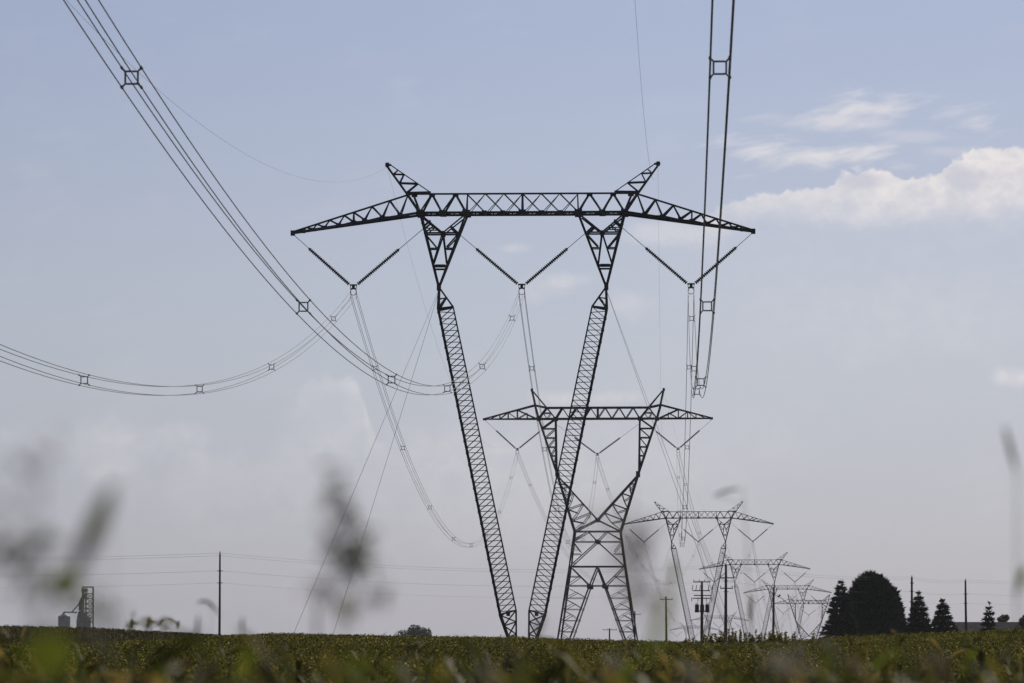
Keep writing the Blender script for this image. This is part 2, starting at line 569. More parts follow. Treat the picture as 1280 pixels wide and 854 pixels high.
            for kk, e in ((-1, 0.25), (1, 0.75)):
                mb.box(lp(lo(t0 + e / n), kk), 0.22, 0.05, 0.26)
        # tapered foot
        def fo(t, k):
            return pt(OB[0] + (OF[0] - OB[0]) * t, OB[1] + (OF[1] - OB[1]) * t, sg, k * (dl + (0.16 - dl) * t))

        def fi(t):
            return pt(IB[0] + (IF[0] - IB[0]) * t, IB[1] + (IF[1] - IB[1]) * t, sg)
        for k in (-1, 1):
            mb.angle(fo(0, k), fi(0), 0.12, 0.03)
            for (a, b) in ((0.0, 0.25), (0.25, 0.52), (0.52, 0.8)):
                mb.angle(fi(a), fo(b + 0.02, k), 0.09, 0.03)
                mb.angle(fo(a + 0.02, k), fi(b), 0.09, 0.03)
                mb.angle(fo(b + 0.02, k), fi(b), 0.09, 0.03)
        mb.box(pt(644.4, 820, sg), 0.5, 0.5, 0.3)
        leg = mb.build('leg', st, root)
        pl = MB()
        c = pt(635.5, 768, sg, -0.40)
        pl.box(c, 0.30, 0.03, 0.30)
        pl.build('sign_plate', M['plate'], leg)
    # footing
    mb = MB()
    mb.tube([(0, 0, -0.8), (0, 0, -0.06)], 1.0, 16)
    mb.build('footing', M['concrete'], root)
    return root


# ------------------------------------------------------------------ self-supporting angle tower
S2 = 7.336
CX2 = 747.2


def angle_tower():
    root = empty('lattice_tower')
    st = M['steel']

    def pt(px, py, sg=1, dy=0.0):
        return Vector((sg * (px - CX2) / S2, dy, (819.0 - py) / S2))
    W = 1.3
    YB = 523.6
    # crossarm bridge
    mb = MB()
    L, R = 694.6, 2 * CX2 - 694.6
    for d in (-W, W):
        mb.angle(pt(673, YB, 1, d), pt(2 * CX2 - 673, YB, 1, d), 0.25, 0.06)
        mb.angle(pt(683.5, 509.8, 1, d), pt(2 * CX2 - 683.5, 509.8, 1, d), 0.24, 0.06)
        for sg in (1, -1):
            bx = [694.6, 712, 729.5, 747.2]
            tx = [703, 720.5, 738]
            for k in range(3):
                mb.angle(pt(bx[k], YB, sg, d), pt(tx[k], 509.8, sg, d), 0.24, 0.05)
                mb.angle(pt(tx[k], 509.8, sg, d), pt(bx[k + 1], YB, sg, d), 0.15, 0.04)
            mb.angle(pt(673, YB, sg, d), pt(683.5, 509.8, sg, d), 0.22, 0.05)
            mb.angle(pt(683.5, 509.8, sg, d), pt(694.6, YB, sg, d), 0.22, 0.05)
            mb.angle(pt(679, 516.5, sg, d), pt(689, 516.5, sg, d), 0.14, 0.04)
            mb.angle(pt(679, 516.5, sg, d), pt(684, YB, sg, d), 0.12, 0.04)
            mb.angle(pt(689, 516.5, sg, d), pt(684, YB, sg, d), 0.12, 0.04)
            mb.box(pt(694.6, YB, sg, d), 0.7, 0.06, 0.6)
            mb.box(pt(673, YB, sg, d), 0.6, 0.06, 0.6)
        mb.angle(pt(CX2, YB, 1, d), pt(CX2, 509.8, 1, d), 0.28, 0.06)
    nb = 14
    for k in range(nb):
        a = 673 + (2 * CX2 - 2 * 673) * k / nb
        b = 673 + (2 * CX2 - 2 * 673) * (k + 1) / nb
        d = W if k % 2 else -W
        mb.angle(pt(a, YB, 1, d), pt(b, YB, 1, -d), 0.14, 0.04)
    mb.build('bridge', st, root)
    for sg in (1, -1):
        mb = MB()

        def dep(x):
            return W * (0.05 + 0.95 * (x - 605) / (673 - 605))
        for d in (-1, 1):
            mb.angle(pt(673, YB, sg, d * W), pt(605, YB, sg, d * dep(605)), 0.24, 0.06)
            mb.angle(pt(668.6, 506.6, sg, d * W), pt(605, YB - 0.5, sg, d * dep(605)), 0.22, 0.05)
            mb.angle(pt(683.5, 509.8, sg, d * W), pt(668.6, 506.6, sg, d * W), 0.24, 0.05)

            def ty(x):
                return 506.6 + (YB - 0.5 - 506.6) * (668.6 - x) / (668.6 - 605)
            for x in (624.5, 635, 646.5):
                mb.angle(pt(x, YB, sg, d * dep(x)), pt(x, ty(x), sg, d * dep(x)), 0.17, 0.04)
            mb.angle(pt(646.5, ty(646.5), sg, d * dep(646.5)), pt(671, YB, sg, d * W), 0.20, 0.05)
            mb.angle(pt(646.5, YB, sg, d * dep(646.5)), pt(659, 516.5, sg, d * dep(659)), 0.12, 0.03)
            mb.angle(pt(659, 516.5, sg, d * dep(659)), pt(659, YB, sg, d * dep(659)), 0.11, 0.03)
            mb.angle(pt(635, ty(635), sg, d * dep(635)), pt(646.5, YB, sg, d * dep(646.5)), 0.13, 0.03)
            mb.angle(pt(624.5, YB, sg, d * dep(624.5)), pt(635, ty(635), sg, d * dep(635)), 0.12, 0.03)
            mb.angle(pt(612, YB, sg, d * dep(612)), pt(624.5, ty(624.5), sg, d * dep(624.5)), 0.12, 0.03)
        mb.box(pt(605.5, YB, sg), 0.6, 0.3, 0.4)
        mb.build('cantilever_arm', st, root)

        mb = MB()
        for d in (-1, 1):
            tip = pt(664.7, 487.3, sg, d * 0.1)
            mb.angle(tip, pt(668.6, 506.6, sg, d * W), 0.26, 0.06)
            mb.angle(pt(668.6, 506.6, sg, d * W), pt(673.3, YB, sg, d * W), 0.28, 0.06)
            mb.angle(tip, pt(683.5, 509.8, sg, d * W), 0.20, 0.05)
        mb.box(pt(664.7, 487.3, sg), 0.4, 0.4, 0.5)
        mb.build('earth_wire_peak', st, root)

        # slanted upper arm down to the waist
        mb = MB()
        # depth grows downwards to the waist
        def da(y):
            return np.interp(y, [YB, 594, 664.6], [W, W + 0.5, 2.6])
        oy = lambda y: np.interp(y, [YB, 594, 664.6], [673.3, 696.8, 718.4])
        for d in (-1, 1):
            def g(x, y, d=d):
                return pt(x, y, sg, d * float(da(y)))
            mb.angle(g(673.3, YB), g(696.8, 594), 0.27, 0.07)
            mb.angle(g(696.8, 594), g(718.4, 664.6), 0.27, 0.07)
            mb.angle(g(694.6, YB), g(695.5, 590), 0.25, 0.06)
            mb.angle(g(696.8, 594.5), g(747.2, 650.3), 0.24, 0.06)
            mb.angle(g(747.2, 650.3), g(718.4, 664.6), 0.22, 0.05)
            ys = [YB, 536, 547.5, 559, 570]
            for k in range(4):
                y0, y1 = ys[k], ys[k + 1]
                mb.angle(g(694.6, y0), g(float(oy(y1)), y1), 0.22 if k == 0 else 0.15, 0.04)
                mb.angle(g(694.8, y1), g(float(oy(y1)), y1), 0.15, 0.04)
            mb.angle(g(694.8, 570), g(float(oy(583)), 583), 0.13, 0.04)
            mb.box(g(696.8, 593), 0.6, 0.06, 0.9)
            mb.box(g(747.2, 650.3), 0.7, 0.06, 0.6)
            # web of the lower triangle: zigzag between the outer chord and the sloping inner chord
            iy = lambda x: 594.5 + (650.3 - 594.5) * (x - 696.8) / (747.2 - 696.8)
            pts_o = [605, 621, 637, 651]
            pts_i = [707, 717, 729, 739]
            for k in range(4):
                yo = pts_o[k]
                mb.angle(g(float(oy(yo)), yo), g(pts_i[k], iy(pts_i[k])), 0.13, 0.035)
                xm = (float(oy(yo)) + pts_i[k]) / 2 + 3
                ym = (yo + iy(pts_i[k])) / 2 + 8
                mb.angle(g(float(oy(yo)), yo), g(xm, ym), 0.14, 0.035)
                mb.angle(g(xm, ym), g(pts_i[k], iy(pts_i[k])), 0.12, 0.03)
                mb.angle(g(xm, ym), g(float(oy(min(yo + 15, 663))), min(yo + 15, 663)), 0.12, 0.03)
        for y in (547, 570, 594, 620, 645):
            x = float(oy(y)); e = float(da(y))
            mb.beam(pt(x, y, sg, -e), pt(x, y, sg, e), 0.14)
        mb.build('upper_arm', st, root)

    # body
    mb = MB()
    yw, ym, yf = 664.6, 708.5, 822
    hx = lambda y: np.interp(y, [yw, ym, yf], [28.6, 34.4, 51.5]) / S2
    hd = lambda y: np.interp(y, [yw, ym, yf], [2.6, 3.4, 6.6])

    def b(u, y, face, s=1):
        """u in -1..1 across a face of the body; face 'f' looks along y, 's' along x"""
        if face == 'f':
            return Vector((u * float(hx(y)), s * float(hd(y)), (819 - y) / S2))
        return Vector((s * float(hx(y)), u * float(hd(y)), (819 - y) / S2))
    for s in (-1, 1):
        for (y0, y1) in ((yw, ym), (ym, yf)):
            for u in (-1, 1):
                mb.angle(b(u, y0, 'f', s), b(u, y1, 'f', s), 0.25, 0.07)
        for face in ('f', 's'):
            P = lambda u, y: b(u, y, face, s)
            mb.beam(P(-1, yw), P(1, yw), 0.26, 0.16)
            mb.beam(P(-1, ym), P(1, ym), 0.32, 0.16)
            # upper panel
            for m in (-1, 1):
                mb.angle(P(m * -0.42, yw), P(0, 677.5), 0.15, 0.04)
                mb.angle(P(0, 677.5), P(m * 0.96, ym - 1), 0.18, 0.04)
                mb.angle(P(m * 0.42, yw + 1), P(m * 1.0, 675), 0.13, 0.04)
                mb.angle(P(m * 0.42, yw + 1), P(m * 0.97, 676), 0.11, 0.04)
                mb.angle(P(m * 0.97, 679), P(m * 0.66, 690.5), 0.12, 0.04)
                mb.angle(P(m * 1.0, 693), P(m * 0.62, 693), 0.11, 0.04)
                # lower panel, the inverted V and its webs
                for e in (-0.012, 0.012):
                    mb.angle(P(e, ym + 1), P(m * 0.25 + e, 734), 0.11, 0.04)
                    mb.angle(P(m * 0.25 + e, 734), P(m * 0.80 + e, yf), 0.11, 0.04)
                mb.angle(P(m * 0.94, ym + 1.5), P(m * 0.25, 733), 0.17, 0.04)
                mb.box(P(m * 0.25, 733.5), 0.75 if face == 'f' else 0.1, 0.1 if face == 'f' else 0.75, 0.75)
                iv = lambda y: m * (0.25 + 0.55 * (y - 734) / (yf - 734))
                for y in (748, 762, 776, 790, 804):
                    mb.angle(P(m, y), P(iv(y), y), 0.09, 0.03)
                    mb.angle(P(m, y - 13), P((iv(y) + m) / 2 * 0.98, y - 7), 0.08, 0.03)
                    mb.angle(P((iv(y) + m) / 2 * 0.98, y - 7), P(iv(y), y), 0.08, 0.03)
                    mb.angle(P(m, y), P((iv(y) + m) / 2 * 0.98, y - 7), 0.10, 0.03)
                mb.angle(P(m, 721), P(m * 0.6, 721), 0.11, 0.03)
                mb.angle(P(m, 732), P(m * 0.6, 721), 0.11, 0.03)
            mb.beam(P(-0.95, 677.5), P(0.95, 677.5), 0.13)
            mb.box(P(0, 677.5), 0.75 if face == 'f' else 0.1, 0.1 if face == 'f' else 0.75, 0.7)
            mb.beam(P(-1, 732.5), P(1, 732.5), 0.13)
    mb.build('body', st, root)
    return root


# ------------------------------------------------------------------ insulators
def torus(mb, c, R, r, ax1, ax2, n=20, closed=True):
    pts = [Vector(c) + Vector(ax1) * R * math.cos(2 * math.pi * k / n) + Vector(ax2) * R * math.sin(2 * math.pi * k / n) for k in range(n + 1)]
    mb.tube(pts, r, 6)


def v_string(dl, dr, length=4.35):
    """V string: origin at the bundle centre; dl, dr = anchor points of the two rods relative to it"""
    root = empty('insulator_assembly')
    top = Vector((0, 0, 0.78))
    for dv, sg in ((Vector(dl), -1), (Vector(dr), 1)):
        low = top + Vector((sg * 0.28, 0, 0.0))
        d = (dv - low).normalized()
        a = low + d * 0.10
        b = a + d * length
        mb = MB()
        pts, rs = [a], [0.05]
        n = 26
        for k in range(n):
            t = (k + 0.15) / n
            st = length / n
            p = a + d * (length * k / n)
            pts += [p + d * st * 0.05, p + d * st * 0.12, p + d * st * 0.58, p + d * st * 0.72]
            rs += [0.065, 0.155, 0.145, 0.065]
        pts.append(b); rs.append(0.05)
        mb.tube(pts, rs, 8)
        o = mb.build('insulator_string', M['porcelain'], root)
        rb = MB()
        rb.beam(b, dv, 0.045)
        rb.box(b, 0.14, 0.1, 0.14)
        rb.build('suspension_rod', M['steel'], root)
    mb = MB()
    mb.box(top + Vector((0, 0, 0.0)), 0.62, 0.05, 0.12)
    mb.box(top + Vector((0, 0, -0.17)), 0.24, 0.05, 0.34)
    mb.box(top + Vector((-0.24, 0, -0.14)), 0.05, 0.05, 0.26)
    mb.box(top + Vector((0.24, 0, -0.14)), 0.05, 0.05, 0.26)
    mb.box(top + Vector((0, 0, -0.30)), 0.50, 0.06, 0.08)
    mb.build('yoke_plate', M['steel'], root)
    mb = MB()
    torus(mb, (0, 0, 0.20), 0.25, 0.028, (1, 0, 0), (0, 0, 1))
    mb.build('corona_ring', M['wire'], root)
    mb = MB()
    for sx in (-1, 1):
        for sz in (-1, 1):
            mb.tube([(sx * 0.2285, -0.22, sz * 0.2285 - 0.02), (sx * 0.2285, 0, sz * 0.2285 + 0.01), (sx * 0.2285, 0.22, sz * 0.2285 - 0.02)], [0.02, 0.045, 0.02], 6)
        mb.beam((sx * 0.2285, 0, -0.2285), (sx * 0.2285, 0, 0.46), 0.035)
    mb.beam((-0.246, 0, 0.44), (0.246, 0, 0.44), 0.04)
    mb.build('suspension_clamp', M['steel'], root)
    return root


# ------------------------------------------------------------------ conductors
def spacer_mesh():
    mb = MB()
    h = 0.148
    c = 0.04
    # rounded square frame
    pts = []
    for k in range(4):
        a0 = k * math.pi / 2
        cx, cz = [(h - c, h - c), (-h + c, h - c), (-h + c, -h + c), (h - c, -h + c)][k]
        for j in range(4):
            t = a0 + j * math.pi / 6
            pts.append(Vector((cx + c * math.cos(t), 0, cz + c * math.sin(t))))
    pts.append(pts[0])
    mb.tube(pts, 0.026, 6)
    for sx in (-1, 1):
        for sz in (-1, 1):
            mb.tube([(sx * 0.135, 0, sz * 0.135), (sx * 0.19, 0, sz * 0.19), (sx * 0.2285, 0, sz * 0.2285)], [0.024, 0.024, 0.034], 6)
            mb.tube([(sx * 0.2285, -0.10, sz * 0.2285), (sx * 0.2285, 0.10, sz * 0.2285)], 0.036, 6)
    return mb.mesh('spacer', M['wire'], True)


SPACER = spacer_mesh()


def sag_pts(A, B, sag, n=90):
    A = Vector(A); B = Vector(B)
    out = []
    for k in range(n + 1):
        t = k / n
        p = A.lerp(B, t)
        p.z -= 4 * sag * t * (1 - t)
        out.append(p)
    return out


def bundle(A, B, sag, spacers, label, group, r=0.0165):
    A = Vector(A); B = Vector(B)
    root = empty('conductor_bundle', A)
    d = B - A
    side = Vector((d.y, -d.x, 0)).normalized()
    pts = [p - A for p in sag_pts(A, B, sag)]
    for sx in (-1, 1):
        for sz in (-1, 1):
            mb = MB()
            off = side * (sx * 0.2285) + Vector((0, 0, sz * 0.2285))
            mb.tube([p + off for p in pts], r, 6)
            mb.build('conductor', M['wire'], root, True)
    rz = math.atan2(side.y, side.x)
    for t in spacers:
        p = d * t
        p.z -= 4 * sag * t * (1 - t)
        o = bpy.data.objects.new('spacer', SPACER)
        C.objects.link(o)
        o.parent = root
        slope = d.z - 4 * sag * (1 - 2 * t)
        o.location = p
        o.rotation_euler = (math.atan2(slope, math.hypot(d.x, d.y)), 0, rz)
    tag(root, label, 'power cables', group)
    return root


def single(name, pts, r, mat, label, cat, group):
    mb = MB()
    p0 = Vector(pts[0])
    mb.tube([Vector(p) - p0 for p in pts], r, 5)
    o = mb.build(name, mat, None, True, p0)
    return tag(o, label, cat, group)


# ------------------------------------------------------------------ place the line
def crossline(px, Y):
    return (px - 640) * Y / F


towers = [
    # kind, x centre, Y, base z, bearing
    ('g', crossline(653.2, 346), 346.0, 1.40, 0.0376),
    ('a', crossline(747.2, 727), 727.0, 3.00, 0.064),
    ('g', crossline(873.2, 1073), 1073.0, 3.06, 0.0946),
    ('g', crossline(943.3, 1451), 1451.0, 0.96, 0.0946),
    ('g', crossline(984.5, 1826), 1826.0, -0.10, 0.093),
    ('a', crossline(1011.0, 2300), 2300.0, -3.10, 0.013),
    ('g', crossline(899.0, 2737), 2737.0, -0.90, -0.03),
    ('g', crossline(869.0, 3130), 3130.0, -3.20, 0.0),
]
t_labels = [
    'dark guyed V-shaped lattice tower standing large in the middle, nearest of the line',
    'self-supporting four-legged lattice tower right behind the V-shaped front tower',
    'guyed V-shaped tower right of the four-legged tower, third in the line',
    'smaller guyed V tower behind the tall pole with two short arms, fourth in line',
    'fifth small guyed V tower, its arm ending just left of the dark conifer',
    'hazy far tower with a splayed waist, seen beside the edge of the dark conifer',
    'very faint distant tower arm seen between the legs of the third tower',
    'faintest and lowest distant tower arm, left of the pole with transformers',
]
GP = guyed_tower()
AP = angle_tower()
vg = {
    'left': v_string(((365.5 - 441.5) / S1, 0, (368 - 292) / S1), ((529 - 441.5) / S1, 0, (368 - 286) / S1)),
    'middle': v_string(((574 - 652.2) / S1, 0, (368 - 293) / S1), ((731 - 652.2) / S1, 0, (368 - 293) / S1)),
    'right': v_string(((778 - 863.5) / S1, 0, (368 - 286) / S1), ((941 - 863.5) / S1, 0, (368 - 292) / S1)),
}
va = {
    'left': v_string(((606 - 646.4) / S2, 0, (566 - 525) / S2), ((683 - 646.4) / S2, 0, (566 - 532.5) / S2)),
    'middle': v_string(((695 - 746.7) / S2, 0, (572.5 - 530) / S2), ((799 - 746.7) / S2, 0, (572.5 - 530) / S2)),
    'right': v_string(((811.5 - 847.5) / S2, 0, (566 - 532.5) / S2), ((890 - 847.5) / S2, 0, (566 - 525) / S2)),
}
gb = {'left': ((441.5 - CX1) / S1, (819.4 - 368) / S1), 'middle': ((652.2 - CX1) / S1, (819.4 - 368) / S1), 'right': ((863.5 - CX1) / S1, (819.4 - 368) / S1)}
ab = {'left': ((646.4 - CX2) / S2, (819 - 566) / S2), 'middle': ((746.7 - CX2) / S2, (819 - 572.5) / S2), 'right': ((847.5 - CX2) / S2, (819 - 566) / S2)}
gp = {'left': ((484 - CX1) / S1, (819.4 - 208.5) / S1), 'right': ((2 * CX1 - 484 - CX1) / S1, (819.4 - 208.5) / S1)}
ap = {'left': ((664.7 - CX2) / S2, (819 - 488) / S2), 'right': ((2 * CX2 - 664.7 - CX2) / S2, (819 - 488) / S2)}
names = ['nearest tower', 'second, four-legged tower', 'third tower', 'fourth tower', 'fifth tower', 'sixth tower by the conifer', 'seventh faint tower', 'last faintest tower']
used = {}
tpos = []
for i, (k, x, y, z, br) in enumerate(towers):
    proto = GP if k == 'g' else AP
    key = 'T' + k
    o = copy_tree(proto) if key in used else proto
    used[key] = 1
    rz = -math.atan(br)
    o.location = (x, y, z)
    o.rotation_euler = (0, 0, rz)
    tag(o, t_labels[i], 'pylon', 'lattice towers of the power line')
    R = Matrix.Rotation(rz, 4, 'Z')
    bn, pk = {}, {}
    for ph in ('left', 'middle', 'right'):
        lx, lz = (gb if k == 'g' else ab)[ph]
        w = Vector((x, y, z)) + (R @ Vector((lx, 0, lz)))
        bn[ph] = w
        vp = (vg if k == 'g' else va)[ph]
        vk = 'V' + k + ph
        v = copy_tree(vp) if vk in used else vp
        used[vk] = 1
        v.location = w
        v.rotation_euler = (0, 0, rz)
        where = {'left': 'left arm', 'middle': 'mid bridge', 'right': 'right arm'}[ph]
        tag(v, 'V-shaped insulator string hanging under the %s of the %s' % (where, names[i]), 'insulator', 'V insulator strings under the towers')
    for sd in ('left', 'right'):
        lx, lz = (gp if k == 'g' else ap)[sd]
        pk[sd] = Vector((x, y, z)) + (R @ Vector((lx, 0, lz)))
    tpos.append((bn, pk))

# tower zero stands out of the picture behind the camera; the conductors run up to it
sl = 0.0392
t0b = {ph: Vector((tpos[0][0][ph].x - sl * 374, -28.0, 30.1 if ph == 'right' else 28.9)) for ph in ('left', 'middle', 'right')}
t0p = {sd: Vector((tpos[0][1][sd].x - sl * 374, -28.0, 41.0)) for sd in ('left', 'right')}
spans = [(t0b, t0p)] + tpos
span_names = ['from over the camera to the nearest tower', 'from the nearest tower to the four-legged one', 'from the four-legged tower to the third',
              'from the third tower to the fourth', 'from the fourth tower to the fifth', 'from the fifth tower to the sixth',
              'from the sixth tower to the seventh', 'from the seventh tower to the last']
Y0s = [99.5, 145, 189.4, 235, 276.5, 326]
sp_first = [(q + 28) / 374 for q in Y0s]
sp_second = [(q - 346) / 381 for q in (372, 411, 458, 509, 555, 602, 650, 698)]
for i in range(len(spans) - 1):
    A, B = spans[i], spans[i + 1]
    for ph in ('left', 'middle', 'right'):
        L = (B[0][ph] - A[0][ph]).length
        sag = (18.05 if ph == 'right' and i == 0 else (17.4, 18.0)[i]) if i < 2 else 17.5 * (min(L, 400) / 374) ** 2
        sps = sp_first if i == 0 else sp_second if i == 1 else [(k + 0.5) / 7 for k in range(7)]
        bundle(A[0][ph], B[0][ph], sag, sps,
               'four-wire conductor bundle of the %s phase sagging %s' % (ph, span_names[i]), 'conductor bundles of the power line')
    if i < 5:
        for sd in ('left', 'right'):
            L = (B[1][sd] - A[1][sd]).length
            single('shield_wire', sag_pts(A[1][sd], B[1][sd], 15.0 * (L / 374) ** 2 if L < 400 else 14.0), 0.0065, M['wire'],
                   'thin %s shield wire along the tower peaks %s' % (sd, span_names[i]), 'shield wire', 'shield wires along the tower peaks')

# guy wires of the nearest and the third tower
for ti, nm in ((0, 'nearest'), (2, 'third')):
    k, x, y, z, br = towers[ti]
    R = Matrix.Rotation(-math.atan(br), 4, 'Z')
    for sg, sn in ((-1, 'left'), (1, 'right')):
        for dy, dn in ((-1, 'front'), (1, 'rear')):
            a = Vector((x, y, z)) + (R @ Vector((sg * (CX1 - 549.3) / S1, dy * 0.15, (819.4 - 361) / S1)))
            b = Vector((x, y, z)) + (R @ Vector((sg * 17.5, dy * 20.0, 0)))
            b.z = gz(b.x, b.y)
            single('guy_wire', [a, b - (a - b).normalized() * 0.4], 0.014, M['guy'],
                   'straight %s %s guy wire from the waist of the %s tower to the field' % (dn, sn, nm), 'guy wire', 'guy wires of the V towers')

# ------------------------------------------------------------------ wooden poles and their wires
def pole_tube(mb, base, H, r0, r1):
    k = math.sin(H * 37.0) * 0.16                     # hardly one of them stands dead straight
    mb.tube([base + Vector((k, 0, -0.6)), base + Vector((k * 0.35, 0, H * 0.5)), base + Vector((0, 0, H))], [r0, (r0 + r1) / 2, r1], 12)


def insulator_pin(mb, p):
    mb.tube([p, p + Vector((0, 0, 0.10)), p + Vector((0, 0, 0.14)), p + Vector((0, 0, 0.24))], [0.03, 0.03, 0.09, 0.05], 8)


def utility_pole(px, ytop, Y, label, arms=(), kind='plain', r=0.17):
    top = at(px, ytop, Y)
    g = gz(top.x, Y)
    root = empty('utility_pole', (top.x, Y, g))
    H = top.z - g
    mb = MB()
    pole_tube(mb, Vector((0, 0, 0)), H, r * 1.25, r * 0.8)
    mb.build('pole', M['wood'], root, True)
    for (ya, x0, x1, nins) in arms:
        za = at(px, ya, Y).z - g
        a, b = (x0 - px) * Y / F, (x1 - px) * Y / F
        ab_ = MB()
        ab_.beam((a, -r - 0.05, za), (b, -r - 0.05, za), 0.11, 0.14)
        arm = ab_.build('crossarm', M['wood'], root)
        im = MB()
        for k in range(nins):
            t = k / max(1, nins - 1)
            insulator_pin(im, Vector((a + 0.08 + (b - a - 0.16) * t, -r - 0.05, za + 0.06)))
        if nins:
            im.build('pin_insulator', M['porcelain'], arm)
    if kind == 'plain':
        im = MB()
        insulator_pin(im, Vector((0, 0, H)))
        for dz in (2.05, 3.45):
            im.beam((-0.32, -r, H - dz), (0.32, -r, H - dz), 0.09)
            im.beam((0, -r, H - dz), (0, -r - 0.25, H - dz + 0.05), 0.06)
            im.tube([(0, -r - 0.2, H - dz - 0.12), (0, -r - 0.2, H - dz + 0.14)], [0.07, 0.07], 8)
        im.build('pin_insulator', M['porcelain'], root)
    if kind == 'bank':
        for dx in (-0.75, 0.0, 0.75):
            tr = MB()
            c = Vector((dx, -0.45, at(px, 761, Y).z - g))
            tr.tube([c + Vector((0, 0, -0.55)), c + Vector((0, 0, 0.55)), c + Vector((0, 0, 0.62))], [0.30, 0.30, 0.22], 14)
            tr.tube([c + Vector((0.1, 0, 0.6)), c + Vector((0.1, 0, 0.95))], [0.06, 0.03], 8)
            tr.tube([c + Vector((-0.12, 0, 0.6)), c + Vector((-0.12, 0, 0.9))], [0.06, 0.03], 8)
            tr.build('transformer', M['dark_steel'], root, False)
        cu = MB()
        za = at(px, 738, Y).z - g
        for dx in (-1.45, -0.9, -0.35, 0.9, 1.4):
            cu.tube([(dx, -0.35, za + 0.0), (dx + 0.10, -0.42, za + 0.75)], [0.06, 0.05], 6)
        za = at(px, 749, Y).z - g
        for dx in (-1.5, -0.6, 0.6, 1.4):
            cu.tube([(dx, -0.35, za - 0.35), (dx, -0.40, za + 0.25)], [0.06, 0.05], 6)
        cu.build('fuse_cutout', M['porcelain'], root)
        bt = MB()
        bt.beam((-1.1, -0.2, at(px, 764, Y).z - g), (1.1, -0.2, at(px, 764, Y).z - g), 0.12, 0.16)
        bt.build('mounting_bracket', M['dark_steel'], root)
    if kind == 'bracket':
        bt = MB()
        za = at(px, 742, Y).z - g
        bt.beam((0, -0.1, za - 0.2), (0.75, -0.2, za - 0.45), 0.07)
        bt.beam((0.6, -0.2, za - 0.55), (0.95, -0.2, za - 0.2), 0.22)
        bt.build('side_bracket', M['porcelain'], root)
    tag(root, label, 'utility pole', 'wooden utility poles along the field')
    return root


G = 'wooden utility poles along the field'
utility_pole(275, 692, 500, 'tall thin wooden pole standing alone near the grain elevator', (), 'plain', 0.125)
utility_pole(907.5, 707, 560, 'tall dark wooden pole with two short arms in front of the fourth tower',
             ((722.5, 899.5, 917.5, 3), (735.5, 900, 916, 2)), 'plain', 0.19)
utility_pole(1139.8, 721.5, 610, 'wooden pole rising behind the taller pointed spruce', ((729, 1137.5, 1142, 0),), 'plain', 0.17)
utility_pole(1206.8, 725.5, 640, 'wooden pole standing over the low farm roof', (), 'plain', 0.17)
utility_pole(877.5, 726.5, 620, 'wooden pole with stacked crossarms and three transformers',
             ((727.5, 866.5, 888, 4), (738.5, 866, 887.5, 0), (744.5, 867, 889, 0), (748, 866, 888.5, 0)), 'bank', 0.2)
utility_pole(967.3, 734.5, 640, 'leaning-arm wooden pole in front of the fifth tower leg', (), 'bracket', 0.17)
utility_pole(832.5, 745.5, 825, 'wooden pole with one crossarm left of the third tower', ((749.5, 825, 840.5, 4),), 'none', 0.2)
utility_pole(793.5, 764, 1060, 'thin distant pole with one crossarm beside the four-legged tower foot', ((768, 786.5, 801, 3),), 'none', 0.2)
utility_pole(762, 785.5, 1000, 'short-looking crossarm pole between the legs of the four-legged tower', ((787.5, 753.5, 771, 4),), 'none', 0.2)


def utility_wire(pts, sags, label, r=0.011):
    out = []
    for k in range(len(pts) - 1):
        seg = sag_pts(pts[k], pts[k + 1], sags[k], 24)
        out += seg if k == 0 else seg[1:]
    single('utility_wire', out, r, M['wire'], label, 'wire', 'wires along the wooden poles')


def pw(dy, Xl=True):
    P = [at(275, 692 + dy * 1.0, 500), at(907.5, 707 + dy * 0.9, 560), at(1139.8, 721.5 + dy * 0.82, 610), at(1206.8, 725.5 + dy * 0.78, 640)]
    L = P[0] + Vector((-75, 6, 0.4))
    Rr = P[3] + Vector((60, 55, 0.5))
    return [L] + P + [Rr]


for dy, nm in ((-0.6, 'topmost thin wire strung along the wooden poles across the sky'),
               (2.6, 'second thin wire just below the topmost along the wooden poles'),
               (21.5, 'third wire well below the top pair on the wooden poles'),
               (36.5, 'lowest and faintest wire on the wooden poles')):
    utility_wire(pw(dy), [0.8, 1.2, 0.6, 0.3, 0.5], nm, 0.011 if dy < 30 else 0.008)


